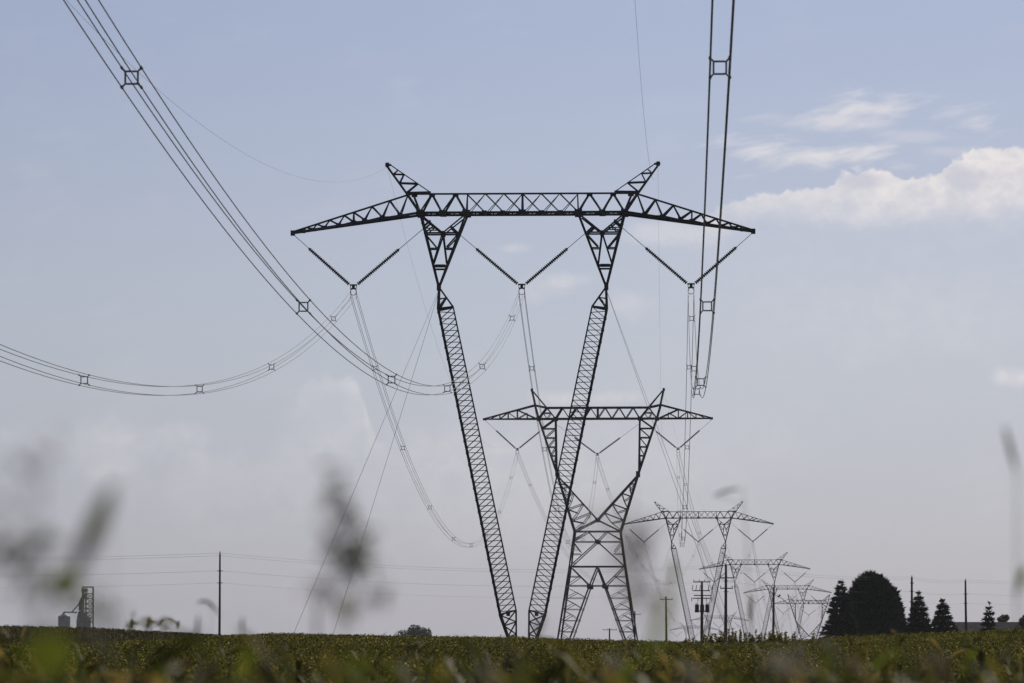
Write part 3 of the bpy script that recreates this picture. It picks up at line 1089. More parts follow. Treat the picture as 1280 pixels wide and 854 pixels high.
# ------------------------------------------------------------------ trees
def conifer(name, px, ytop, Y, wpx, label, shape, nspray, size, seed, lean=0.0, cat='tree', group='conifers by the farm'):
    rr = np.random.default_rng(seed)
    top = at(px, ytop, Y)
    g = gz(top.x, Y)
    H = top.z - g
    R = wpx * Y / F / 2
    root = empty(name, (top.x, Y, g))
    mb = MB()
    mb.tube([(0, 0, -0.3), (lean * 0.5, 0, H * 0.5), (lean, 0, H * 0.95)], [0.02 * H + 0.08, 0.014 * H + 0.04, 0.02], 10)
    mb.build('trunk', M['bark'], root, True)
    n = nspray
    h = rr.random(n)
    if shape == 'oval':
        prof = lambda t: np.interp(t, [0, 0.08, 0.25, 0.45, 0.62, 0.76, 0.88, 0.96, 1.0], [0.86, 0.97, 1.04, 1.0, 0.92, 0.77, 0.55, 0.32, 0.06])
        h = rr.random(n) ** 0.85
    elif shape == 'cone':
        prof = lambda t: np.clip(1 - t, 0, 1) ** 0.80 * np.interp(t, [0, 0.04, 0.12, 1], [0.75, 0.95, 1.0, 1.0])
        h = 1 - np.sqrt(rr.random(n))
        h = np.clip(h, 0, 0.995)
    else:
        prof = lambda t: np.interp(t, [0, 0.1, 0.35, 0.5, 0.62, 0.8, 1.0], [0.55, 1.0, 0.9, 0.45, 0.7, 0.35, 0.06])
    th = rr.uniform(0, 2 * np.pi, n)
    # whorls of branches give the outline its tiers and gaps
    if shape != 'oval':
        tiers = max(7, int(H / 0.75))
        nb = 9
        tier = np.floor(h * tiers)
        hq = (tier + 0.30 + 0.30 * rr.random(n)) / tiers
        h = np.where(rr.random(n) < 0.80, hq, h)
        bi = np.floor(th / (2 * np.pi) * nb)
        jit = np.random.default_rng(seed + 5).uniform(-0.3, 0.3, 4096)
        thq = (bi + 0.5 + jit[(tier * nb + bi).astype(int) % 4096]) * 2 * np.pi / nb
        th = np.where(rr.random(n) < 0.75, thq + rr.normal(0, 0.10, n), th)
        lenj = np.random.default_rng(seed + 6).uniform(0.72, 1.14, 4096)[(tier * nb + bi).astype(int) % 4096]
    else:
        lenj = 0.70 + 0.36 * vnoise(th * 9, h * 40, 4.2, seed) + 0.16 * vnoise(th * 14, h * 60, 1.8, seed + 1) + 0.05 * rr.random(n)
    if shape == 'scrag':
        k_ = 30
        ch, ct, cl = rr.random(k_) ** 0.9, rr.uniform(0, 2 * np.pi, k_), rr.uniform(0.35, 1.25, k_)
        w_ = rr.integers(0, k_, n)
        h = np.clip(ch[w_] + rr.normal(0, 0.035, n), 0.02, 1.0)
        th = ct[w_] + rr.normal(0, 0.35, n)
        lenj = cl[w_]
    rad = R * prof(h) * lenj
    u = rr.random(n) ** (0.42 if shape == 'oval' else 0.6)
    rx = rad * u
    z = h * H
    if shape != 'oval':
        z = z + (-0.10 * rx + 0.03 * rx ** 2)
    P = np.stack([rx * np.cos(th) + lean * h, rx * np.sin(th), z], -1)
    if shape == 'oval':                            # single shoots stand out of the outline
        out = rr.random(n) < 0.10
        P[:, :2] *= np.where(out, rr.uniform(1.0, 1.13, n), 1.0)[:, None]
        P[:, 2] *= np.where(out & (h > 0.6), rr.uniform(1.0, 1.05, n), 1.0)
    up = 0.9 if shape == 'oval' else 0.15
    ax = np.stack([np.cos(th), np.sin(th), np.full(n, up) + rr.normal(0, 0.35, n)], -1)
    ax += rr.normal(0, 0.3, (n, 3))
    ax /= np.linalg.norm(ax, axis=1)[:, None]
    sd = np.cross(ax, rr.normal(0, 1, (n, 3)))
    sd /= np.linalg.norm(sd, axis=1)[:, None]
    s = (size * rr.uniform(0.6, 1.3, n) * np.interp(h, [0, 0.85, 1], [1, 0.8, 0.5]))[:, None]
    V = np.stack([P - sd * s * 0.16 - ax * s * 0.25, P + sd * s * 0.16 - ax * s * 0.25, P + sd * s * 0.09 + ax * s * 0.35, P + ax * s * 0.75, P - sd * s * 0.09 + ax * s * 0.35], 1)
    o = bpy.data.objects.new('crown', np_mesh('crown', V, 5, M['conifer']))
    C.objects.link(o)
    o.parent = root
    tag(root, label, cat, group)
    return root


def broadleaf(px, ytop, Y, wpx, label, mat, seed, n=5000, leaf=0.35):
    rr = np.random.default_rng(seed)
    top = at(px, ytop, Y)
    g = gz(top.x, Y)
    H = top.z - g
    R = wpx * Y / F / 2
    root = empty('broadleaf_tree', (top.x, Y, g))
    mb = MB()
    mb.tube([(0, 0, -0.3), (0.1, 0, H * 0.3), (0, 0.1, H * 0.75)], [0.035 * H, 0.025 * H, 0.01 * H], 10)
    lobes = []
    for k in range(14):
        t = rr.uniform(0, 6.28); rad = R * rr.uniform(0.2, 0.72)
        zc = H * (0.42 + 0.45 * rr.random()) * (1 - 0.18 * (rad / R) ** 2)
        c = np.array([rad * math.cos(t), rad * math.sin(t), zc])
        lobes.append((c, R * rr.uniform(0.26, 0.44)))
        mb.tube([(0, 0, H * 0.3), tuple(c * 0.6 + np.array([0, 0, zc * 0.25])), tuple(c)], [0.016 * H, 0.01 * H, 0.004 * H], 6)
    mb.build('trunk', M['bark'], root, True)
    P = []
    for c, r in lobes:
        m = n // len(lobes)
        d = rr.normal(0, 1, (m, 3)); d /= np.linalg.norm(d, axis=1)[:, None]
        P.append(c + d * (r * rr.random(m) ** 0.4)[:, None] * np.array([1.1, 1.1, 0.85]))
    P = np.concatenate(P)
    P[:, 2] = np.minimum(P[:, 2], H)
    m = len(P)
    a = rr.normal(0, 1, (m, 3)); a /= np.linalg.norm(a, axis=1)[:, None]
    b = np.cross(a, rr.normal(0, 1, (m, 3))); b /= np.linalg.norm(b, axis=1)[:, None]
    s = (leaf * rr.uniform(0.6, 1.3, m))[:, None]
    V = np.stack([P - a * s * 0.6, P + b * s * 0.4, P + a * s * 0.6, P - b * s * 0.4], 1)
    o = bpy.data.objects.new('crown', np_mesh('crown', V, 4, mat))
    C.objects.link(o)
    o.parent = root
    tag(root, label, 'tree', 'broadleaf trees behind the field')
    return root


conifer('conifer_tree', 1097, 718.5, 600, 68, 'huge dense rounded dark conifer, biggest tree of the farm', 'oval', 24000, 1.15, 11, -1.0)
conifer('conifer_tree', 1051, 724, 590, 52, 'pointed ragged dark conifer touching the left side of the big rounded one', 'cone', 9000, 0.85, 12)
conifer('conifer_tree', 1124, 745, 612, 22, 'narrow dark conifer at the right flank of the big rounded one', 'cone', 3500, 0.75, 13)
conifer('spruce_tree', 1148, 737.5, 600, 40, 'taller of the two pointed spruces beside the wooden pole', 'cone', 6500, 0.8, 14)
conifer('spruce_tree', 1178, 747, 605, 42, 'shorter broad pointed spruce beside the end of the farm roof', 'cone', 6500, 0.8, 15)
conifer('juniper_tree', 1234, 750, 600, 24, 'thin scraggly small conifer standing alone before the farm roof', 'cone', 1500, 0.75, 16, 0.35)
broadleaf(1254, 764.5, 660, 22, 'small rounded pale green tree behind the farm roof', M['broadleaf'], 21, 2600, 0.3)
broadleaf(1284, 765, 640, 24, 'green tree cut by the right edge of the picture', M['broadleaf'], 23, 2600, 0.3)
broadleaf(521, 778.5, 1500, 44, 'lone round tree on the skyline left of the front tower foot', M['far_leaf'], 22, 6000, 0.6)

# ------------------------------------------------------------------ low farm building
def farm_building():
    Y = 645
    a = at(1192, 778, Y); b = at(1290, 779, Y)
    g = gz((a.x + b.x) / 2, Y)
    root = empty('farm_building', ((a.x + b.x) / 2, Y, g))
    hw = (b.x - a.x) / 2
    zr = a.z - g
    zr = max(zr, 3.2)
    ze = zr - 1.5
    D = 4.5
    mb = MB()
    # gabled body
    n = len(mb.v)
    for x in (-hw + 0.3, hw - 0.3):
        mb.v += [Vector((x, -D, -0.3)), Vector((x, D, -0.3)), Vector((x, D, ze)), Vector((x, 0, zr - 0.12)), Vector((x, -D, ze))]
    mb.f += [(0, 1, 2, 3, 4), (9, 8, 7, 6, 5), (0, 4, 9, 5), (1, 6, 7, 2)]
    mb.build('wall', M['siding'], root)
    mb = MB()
    for s in (-1, 1):
        mb.quad((-hw, s * (D + 0.5), ze - 0.1), (hw, s * (D + 0.5), ze - 0.1), (hw, 0, zr + 0.05), (-hw, 0, zr + 0.05))
        mb.quad((-hw, s * (D + 0.5), ze - 0.24), (hw, s * (D + 0.5), ze - 0.24), (hw, s * (D + 0.5), ze - 0.1), (-hw, s * (D + 0.5), ze - 0.1))
    mb.build('roof', M['roof'], root)
    for x in (-0.55 * hw, -0.1 * hw, 0.5 * hw):
        fr = MB()
        fr.box((x, -D - 0.02, 1.35), 1.1, 0.08, 0.9)
        f = fr.build('window', M['siding'], root)
        p = MB()
        p.box((x, -D - 0.07, 1.35), 0.94, 0.03, 0.74)
        p.build('pane', M['glass'], f)
    d = MB(); d.box((0.2 * hw, -D - 0.02, 1.0), 0.95, 0.08, 2.0)
    d.build('door', M['grey_steel'], root)
    tag(root, 'low dull-roofed farm building behind the spruces on the right', 'building')


farm_building()


# ------------------------------------------------------------------ grain elevator and bin
def grain():
    Y = 1600
    s = F / Y
    c = at(105, 783, Y)
    g = gz(c.x, Y)
    root = empty('grain_elevator', (c.x, Y, g))
    zz = lambda py: (841 - py) * Y / F - g
    xx = lambda px: (px - 105) * Y / F
    fr = MB()
    xs = (xx(103.5), xx(116.5))
    for x in xs:
        for d in (-1.8, 1.8):
            fr.beam((x, d, 0), (x, d, zz(734)), 0.30)
    lv = [734, 742, 748.5, 755, 761, 766, 772, 778]
    for k, y in enumerate(lv):
        for d in (-1.8, 1.8):
            fr.beam((xs[0], d, zz(y)), (xs[1], d, zz(y)), 0.24 if k else 0.42)
        for x in xs:
            fr.beam((x, -1.8, zz(y)), (x, 1.8, zz(y)), 0.16)
        if k:
            y0 = lv[k - 1]
            if k > 1:
                for d in (-1.8, 1.8):
                    fr.beam((xx(108.5), d, zz(y0)), (xs[1], d, zz(y)), 0.13)
                    fr.beam((xs[1], d, zz(y0)), (xx(108.5), d, zz(y)), 0.13)
    fr.beam((xx(108.5), -1.8, 0), (xx(108.5), -1.8, zz(742)), 0.3)
    fr.build('support_tower', M['grey_steel'], root)
    hd = MB()
    hd.box((xx(105.5), 0, zz(738.5)), 2.2, 1.6, 1.5)
    hd.tube([(xx(103.8), 0, zz(737.6)), (xx(109.5), 0, zz(738.2))], [0.8, 0.8], 10)
    hd.box((xx(106), 0, zz(745)), 1.9, 1.5, 1.5)
    hd.build('head_house', M['grey_steel'], root)
    lg = MB()
    lg.beam((xx(104.6), 0.4, zz(745)), (xx(104.6), 0.4, 0), 0.32)
    lg.beam((xx(106.5), 0.4, zz(745)), (xx(106.5), 0.4, 0), 0.32)
    lg.build('bucket_leg', M['grey_steel'], root)
    spt = MB()
    spt.tube([(xx(103.5), -0.5, zz(745)), (xx(99.8), -0.5, zz(753)), (xx(99.8), -0.5, zz(763))], 0.36, 10)
    spt.tube([(xx(103.5), -0.9, zz(746)), (xx(97.5), -0.9, zz(757)), (xx(90.5), -0.9, zz(764.7))], 0.22, 8)
    spt.beam((xx(80.5), -0.9, zz(765.3)), (xx(96.5), -0.9, zz(765.6)), 0.45, 0.45)
    spt.tube([(xx(102.5), 0.9, zz(747)), (xx(101), 0.9, zz(756)), (xx(101), 0.9, zz(766))], 0.3, 8)
    spt.build('spout', M['grey_steel'], root)
    hp = MB()
    hp.tube([(xx(101.5), 0, 0), (xx(101.5), 0, zz(776)), (xx(101), 0, zz(765)), (xx(101), 0, zz(763.5))], [1.8, 1.8, 1.0, 0.5], 18)
    hp.tube([(xx(107), 1.0, 0), (xx(107), 1.0, zz(773)), (xx(106.5), 1.0, zz(766.5))], [1.9, 1.9, 0.5], 18)
    hp.build('holding_tank', M['grey_steel'], root, False)
    for k, x in enumerate((93.5, 96)):
        lb = MB()
        lb.beam((xx(x), -1.5, 0), (xx(98), -0.5, zz(766)), 0.3)
        lb.build('brace', M['grey_steel'], root)
    tag(root, 'grey grain elevator tower with spouts on the left skyline', 'grain elevator')

    b = at(80.3, 783, Y)
    g2 = gz(b.x, Y)
    rb = empty('grain_bin', (b.x, Y, g2))
    z2 = lambda py: (841 - py) * Y / F - g2
    R = 7.6 * Y / F
    w = MB()
    pts, rs = [], []
    n = 30
    H = z2(770.5)
    for k in range(n + 1):
        pts.append((0, 0, H * k / n))
        rs.append(R + (0.035 if k % 2 else 0))
    w.tube(pts, rs, 32)
    w.build('wall', M['galv'], rb)
    r_ = MB()
    r_.tube([(0, 0, H - 0.05), (0, 0, z2(767.2)), (0, 0, z2(766.6))], [R + 0.15, 0.7, 0.5], 24)
    r_.tube([(0, 0, z2(766.7)), (0, 0, z2(765.0))], [0.45, 0.45], 12)
    r_.build('roof', M['galv'], rb)
    tag(rb, 'round corrugated grain bin with cone roof left of the elevator', 'grain bin')


grain()


# ------------------------------------------------------------------ weeds at the near edge
def leaf_blade(mb, p, d, L, w, droop, side=None, n=7):
    d = Vector(d).normalized()
    if side is None:
        side = d.cross(Vector((random.uniform(-1, 1), random.uniform(-1, 1), random.uniform(-1, 1)))).normalized()
    pts, ws = [], []
    for k in range(n):
        t = k / (n - 1)
        q = Vector(p) + d * L * t
        q.z -= droop * L * t * t
        pts.append(q)
        ws.append(w * (0.35 + 2.6 * t * (1 - t)) if k < n - 1 else w * 0.05)
    mb.ribbon(pts, ws, side)


def weed(px, ytop, Y, label, parts, stem_w=0.004, cat='weed', group='weeds at the near edge of the field', name='weed_plant', lean=0.0, grow=1.0):
    """parts: list of (kind, px, py, length m, width m, direction (dx, dz), material)"""
    top = at(px, ytop, Y)
    bx = top.x + lean
    g = gz(bx, Y)
    base = Vector((bx, Y, g))
    root = empty(name, base)
    mb = MB()
    t = top - base
    pts = [Vector((0, 0, 0)), Vector((t.x * 0.15, 0, t.z * 0.4)), Vector((t.x * 0.5, 0, t.z * 0.75)), t]
    mb.tube(pts, [stem_w, stem_w * 0.85, stem_w * 0.7, stem_w * 0.45], 6)
    mb.build('stem', M['weed_dark'], root, True)
    for (kind, qx, qy, L, w, dr, mt) in parts:
        L, w = L * grow, w * grow
        if kind == 'cluster': dr = (dr[0], dr[1] * grow)
        p = at(qx, qy, Y) - base
        if kind != 'cluster' or abs(p.x - t.x) > 0.02:      # petiole from the stem
            zf = max(0.0, min(1.0, (p.z - 0.03) / t.z))
            sp_ = Vector((np.interp(zf, [0, 0.4, 0.75, 1], [0, t.x * 0.15, t.x * 0.5, t.x]), 0, zf * t.z))
            pm = MB()
            pm.tube([sp_, (sp_ + p) / 2 + Vector((0, 0, 0.002)), p], stem_w * 0.45, 5)
            pm.build('petiole', M['weed_dark'], root, True)
        if kind == 'leaf':
            m = MB()
            d = Vector((dr[0], random.uniform(-0.25, 0.25), dr[1])).normalized()
            side = Vector((d.z, 0.25, -d.x)).normalized()
            leaf_blade(m, p, d, L, w, dr[2] if len(dr) > 2 else 0.1, side)
            m.build('leaf', M[mt], root)
        elif kind == 'head':                         # bristly seed head along a curve
            m = MB()
            d = Vector((dr[0], 0, dr[1])).normalized()
            dp = dr[2] if len(dr) > 2 else 0.2
            ax = [p + d * L * t_ + Vector((0, 0, -dp * L * t_ * t_)) for t_ in np.linspace(0, 1, 9)]
            rs = [w * 0.5 * v for v in (0.25, 0.7, 0.9, 1, 1, 0.95, 0.8, 0.55, 0.2)]
            m.tube(ax, [r_ * 0.55 for r_ in rs], 8)
            nb = int(220 * max(1, L / 0.06))
            for k in range(nb):
                f = random.random() * 7.99
                i = int(f)
                c = ax[i].lerp(ax[i + 1], f - i)
                tang = (ax[i + 1] - ax[i]).normalized()
                o_ = Vector((random.gauss(0, 1), random.gauss(0, 1), random.gauss(0, 1)))
                o_ = (o_ - tang * o_.dot(tang)).normalized()
                rr_ = rs[i]
                dd_ = (o_ + tang * 0.6).normalized()
                e = c + dd_ * (rr_ * random.uniform(1.0, 1.7))
                sd_ = dd_.cross(tang).normalized() * (0.0006 + w * 0.012)
                m.tri(c + dd_ * rr_ * 0.3 - sd_, c + dd_ * rr_ * 0.3 + sd_, e)
            m.build('seed_head', M[mt], root)
        elif kind == 'cluster':                      # loose head of small leaves and flowers
            m = MB()
            for k in range(int(dr[0])):
                o_ = Vector((random.gauss(0, 0.42) * w, random.gauss(0, 0.4) * w, random.gauss(0, 0.42) * L))
                dd_ = Vector((random.gauss(0, 1), random.gauss(0, 1), random.gauss(0.3, 1))).normalized()
                leaf_blade(m, p + o_, dd_, dr[1] * random.uniform(0.6, 1.3), dr[1] * 0.35, 0.3, None, 4)
                m.beam(Vector((p.x, p.y, p.z + o_.z * 0.6 - 0.2 * L)), p + o_ + dd_ * 0.001, 0.0006)
            m.build('foliage', M[mt], root)
    tag(root, label, cat, group)
    return root


# left clump of weeds, very close to the lens
weed(135, 640, 4.6, 'large blurred leaf slanting up at the left edge, in front of the grain elevator',
     [('leaf', 90, 722, 0.112, 0.022, (0.46, 1, 0.0), 'weed_dark'), ('leaf', 96, 715, 0.05, 0.018, (0.40, 1, 0.0), 'dry')], 0.002)
weed(42, 665, 4.4, 'blurred bushy olive weed at the far left edge over the corn strip',
     [('cluster', 40, 681, 0.008, 0.026, (22, 0.017), 'weed_dark'), ('cluster', 18, 672, 0.010, 0.014, (8, 0.015), 'weed_dark'), ('cluster', 0, 698, 0.022, 0.012, (14, 0.018), 'dry'),
      ('cluster', 34, 735, 0.014, 0.016, (6, 0.016), 'weed_dark')], 0.0035, grow=1.36)
weed(50, 555, 4.2, 'tall very faint blurred seed stalk at the upper left of the weeds',
     [('cluster', 36, 588, 0.026, 0.034, (14, 0.013), 'dry'), ('cluster', 62, 560, 0.016, 0.016, (6, 0.012), 'dry'), ('cluster', 20, 635, 0.02, 0.03, (6, 0.013), 'dry')], 0.0022, grow=1.25)
weed(82, 725, 4.4, 'blurred weed with a bright green leaf left of the grain elevator',
     [('leaf', 82, 752, 0.028, 0.024, (-0.1, 1, 0.0), 'weed_green'), ('leaf', 80, 750, 0.024, 0.022, (0.2, 1, 0.0), 'weed_green'), ('cluster', 58, 732, 0.010, 0.014, (8, 0.015), 'weed_dark')], 0.0035, grow=1.36)
weed(425, 580, 5.6, 'tall blurred branching brown seed stalk before the left guy wires',
     [('cluster', 416, 616, 0.024, 0.016, (24, 0.016), 'dry'), ('cluster', 434, 650, 0.020, 0.016, (24, 0.017), 'dry'), ('cluster', 433, 688, 0.024, 0.022, (44, 0.019), 'weed_dark'),
      ('cluster', 458, 704, 0.012, 0.012, (14, 0.016), 'weed_green'), ('cluster', 408, 668, 0.014, 0.012, (8, 0.015), 'dry'),
      ('cluster', 404, 737, 0.018, 0.020, (16, 0.016), 'dry'), ('cluster', 440, 755, 0.010, 0.014, (16, 0.016), 'weed_yellow'), ('cluster', 478, 748, 0.014, 0.014, (11, 0.015), 'dry'),
      ('cluster', 440, 715, 0.014, 0.016, (12, 0.016), 'weed_dark')], 0.0028, grow=1.33)
weed(785, 640, 4.8, 'pale blurred seed head in front of the right leg of the four-legged tower',
     [('cluster', 790, 690, 0.040, 0.028, (56, 0.014), 'dry'), ('cluster', 800, 740, 0.024, 0.024, (20, 0.014), 'dry'), ('cluster', 738, 650, 0.024, 0.026, (10, 0.013), 'pale_dry')], 0.0014, grow=1.3)
weed(826, 750, 5.2, 'blurred upright green blade before the third tower left leg',
     [('leaf', 812, 822, 0.100, 0.015, (0.28, 1, 0.05), 'weed_green')], 0.002)
weed(929, 608, 15.0, 'small soft grey grass tip on a thin stalk above the third tower',
     [('head', 892, 620, 0.100, 0.016, (1, 0.50, 0.2), 'dry')], 0.0028, lean=0.05)
weed(940, 745, 20.0, 'small drooping dark leaf hanging before the fourth tower leg',
     [('leaf', 940, 745, 0.125, 0.020, (-0.1, -1, 0.0), 'dry')], 0.004)
weed(1271, 585, 9.5, 'tall thin foxtail with a soft tan head at the right edge',
     [('head', 1270, 588, 0.100, 0.020, (-0.26, 1, 0.0), 'dry'), ('leaf', 1270, 745, 0.09, 0.018, (0.25, 1, 0.2), 'weed_green')], 0.0030)
weed(843, 700, 9.0, 'short yellow-green leaf tip overlapping the third tower left leg',
     [('leaf', 840, 735, 0.065, 0.012, (0.05, 1, 0.0), 'weed_green')], 0.0012)
weed(130, 764, 4.4, 'dark soft bud low over the corn strip right of the elevator',
     [('cluster', 130, 768, 0.012, 0.013, (22, 0.016), 'weed_dark')], 0.0022, grow=1.3)
weed(264, 750, 20.0, 'arched nodding foxtail head left of the lone wooden pole',
     [('head', 246, 754, 0.125, 0.020, (0.80, 0.55, 1.0), 'dry')], 0.0012)
weed(166, 768, 17.0, 'small leafy weed on the skyline above the corn, left one of three',
     [('leaf', 165, 790, 0.070, 0.011, (-0.35, 1, 0.3), 'dry'), ('leaf', 166, 782, 0.05, 0.010, (0.7, 0.6, 0.5), 'dry'), ('leaf', 166, 786, 0.045, 0.010, (-0.9, 0.5, 0.6), 'dry'), ('leaf', 166, 771, 0.03, 0.007, (0.2, 1, 0.2), 'weed_dark')], 0.0022)
weed(186, 768, 16.0, 'small leafy weed on the skyline above the corn, middle one of three',
     [('leaf', 185, 786, 0.06, 0.012, (0.4, 1, 0.4), 'dry'), ('leaf', 186, 778, 0.045, 0.010, (0.9, 0.4, 0.7), 'dry'), ('leaf', 186, 776, 0.045, 0.010, (-0.8, 0.5, 0.6), 'dry'), ('leaf', 186, 788, 0.05, 0.012, (-0.5, 0.9, 0.4), 'weed_dark')], 0.0022)
weed(204, 771, 15.0, 'arching weed on the skyline above the corn, right one of three',
     [('leaf', 198, 777, 0.085, 0.009, (0.95, 0.55, 0.75), 'dry'), ('leaf', 204, 788, 0.05, 0.012, (0.6, 0.9, 0.5), 'weed_dark'), ('leaf', 204, 784, 0.045, 0.010, (-0.7, 0.8, 0.5), 'dry')], 0.0022)
weed(264, 750, 20.0, 'arched nodding foxtail head left of the lone wooden pole',
     [('head', 246, 754, 0.125, 0.020, (0.80, 0.55, 1.0), 'dry')], 0.0012)
weed(166, 768, 24.0, 'small leafy weed on the skyline above the corn, left one of three',
     [('leaf', 165, 790, 0.09, 0.022, (-0.35, 1, 0.3), 'weed_green'), ('leaf', 166, 782, 0.07, 0.020, (0.7, 0.6, 0.5), 'weed_green'), ('leaf', 166, 786, 0.06, 0.018, (-0.9, 0.5, 0.6), 'weed_green'), ('leaf', 166, 771, 0.03, 0.012, (0.2, 1, 0.2), 'weed_dark')], 0.004)
weed(186, 768, 22.0, 'small leafy weed on the skyline above the corn, middle one of three',
     [('leaf', 185, 786, 0.08, 0.024, (0.4, 1, 0.4), 'weed_green'), ('leaf', 186, 778, 0.06, 0.020, (0.9, 0.4, 0.7), 'weed_green'), ('leaf', 186, 776, 0.06, 0.020, (-0.8, 0.5, 0.6), 'weed_green'), ('leaf', 186, 788, 0.07, 0.022, (-0.5, 0.9, 0.4), 'weed_dark')], 0.004)
weed(204, 771, 20.0, 'arching weed on the skyline above the corn, right one of three',
     [('leaf', 200, 776, 0.10, 0.018, (0.95, 0.55, 0.75), 'weed_green'), ('leaf', 204, 788, 0.07, 0.020, (0.6, 0.9, 0.5), 'weed_dark'), ('leaf', 204, 784, 0.06, 0.018, (-0.7, 0.8, 0.5), 'weed_green')], 0.004)
weed(264, 750, 20.0, 'arched nodding foxtail head left of the lone wooden pole',
     [('head', 246, 754, 0.125, 0.020, (0.80, 0.55, 1.0), 'dry')], 0.0012)
weed(190, 772, 40.0, 'small leafy weed silhouette on the skyline above the corn',
     [('leaf', 166, 785, 0.13, 0.035, (-0.1, 1, 0.3), 'weed_dark'), ('leaf', 163, 780, 0.09, 0.03, (0.8, 0.5, 0.5), 'weed_dark'), ('leaf', 184, 784, 0.15, 0.035, (0.2, 1, 0.3), 'weed_dark'),
      ('leaf', 186, 776, 0.10, 0.03, (1, 0.2, 0.8), 'weed_dark'), ('leaf', 198, 782, 0.16, 0.035, (0.5, 0.9, 0.5), 'weed_dark'), ('leaf', 206, 774, 0.15, 0.03, (1, 0.25, 0.7), 'weed_dark'), ('leaf', 222, 786, 0.11, 0.03, (0.1, 1, 0.3), 'weed_dark')], 0.004)
weed(247, 768, 15.0, 'pale narrow seed spike on the skyline beside the lone pole',
     [('head', 245, 800, 0.085, 0.022, (0.1, 1, 0.0), 'pale_dry')], 0.0012)
weed(302, 770, 15.0, 'short green spike right of the lone wooden pole foot',
     [('head', 302, 795, 0.065, 0.018, (0.05, 1, 0.0), 'weed_green')], 0.0012)
weed(62, 815, 4.2, 'bright yellow-green broad leaf glowing low at the left',
     [('leaf', 58, 850, 0.050, 0.050, (0.1, 1, 0.0), 'weed_green')], 0.0018)
weed(395, 770, 8.0, 'thin pale grass spike at the left guy anchor',
     [('head', 396, 800, 0.055, 0.012, (0.0, 1, 0.0), 'dry')], 0.0010)
weed(450, 815, 5.0, 'low yellowish leaf below the brown seed stalk',
     [('leaf', 440, 852, 0.034, 0.030, (0.25, 1, 0.0), 'weed_green')], 0.0016)
weed(690, 770, 8.0, 'pale fuzzy head at the foot of the front tower',
     [('head', 668, 798, 0.045, 0.020, (0.3, 1, 0.0), 'pale_dry')], 0.0012)
weed(1042, 800, 9.0, 'nodding pale foxtail below the dark conifers',
     [('head', 1018, 806, 0.075, 0.016, (0.8, 0.55, 1.2), 'pale_dry'), ('leaf', 1030, 850, 0.10, 0.016, (0.15, 1, 0.1), 'weed_green')], 0.0015)
weed(975, 808, 6.5, 'round pale dried flower head at the lower right',
     [('cluster', 978, 832, 0.026, 0.040, (60, 0.014), 'pale_dry')], 0.0015)
weed(1112, 806, 11.0, 'bright slanting yellow-green leaf at the lower right',
     [('leaf', 1085, 838, 0.115, 0.018, (1, 0.75, 0.1), 'weed_green')], 0.0018)
weed(1215, 800, 14.0, 'bushy green weed at the lower right corner',
     [('leaf', 1205, 838, 0.10, 0.022, (0.4, 1, 0.2), 'weed_green'), ('leaf', 1220, 846, 0.12, 0.022, (-0.5, 1, 0.3), 'weed_dark')], 0.002)
weed(1165, 815, 8.0, 'dry brown seed stalk at the lower right',
     [('cluster', 1165, 832, 0.03, 0.04, (40, 0.016), 'dry')], 0.0018)
weed(860, 825, 6.0, 'whitish dried flower at the bottom below the third tower',
     [('cluster', 862, 842, 0.014, 0.018, (26, 0.012), 'pale_dry')], 0.0014)
weed(610, 828, 6.0, 'whitish dried flower at the bottom left of the front tower',
     [('cluster', 610, 842, 0.012, 0.018, (24, 0.012), 'pale_dry')], 0.0014)
weed(560, 820, 7.0, 'yellow leaf at the bottom left of the front tower',
     [('leaf', 548, 852, 0.04, 0.022, (0.4, 1, 0.1), 'weed_yellow')], 0.0016)
weed(310, 815, 7.0, 'green blade at the bottom below the lone wooden pole',
     [('leaf', 300, 852, 0.07, 0.02, (0.3, 1, 0.1), 'weed_green')], 0.0016)
weed(722, 800, 9.0, 'thin yellow grass blade at the bottom right of the front tower',
     [('leaf', 735, 848, 0.10, 0.010, (-0.6, 1, 0.1), 'weed_yellow')], 0.0014)

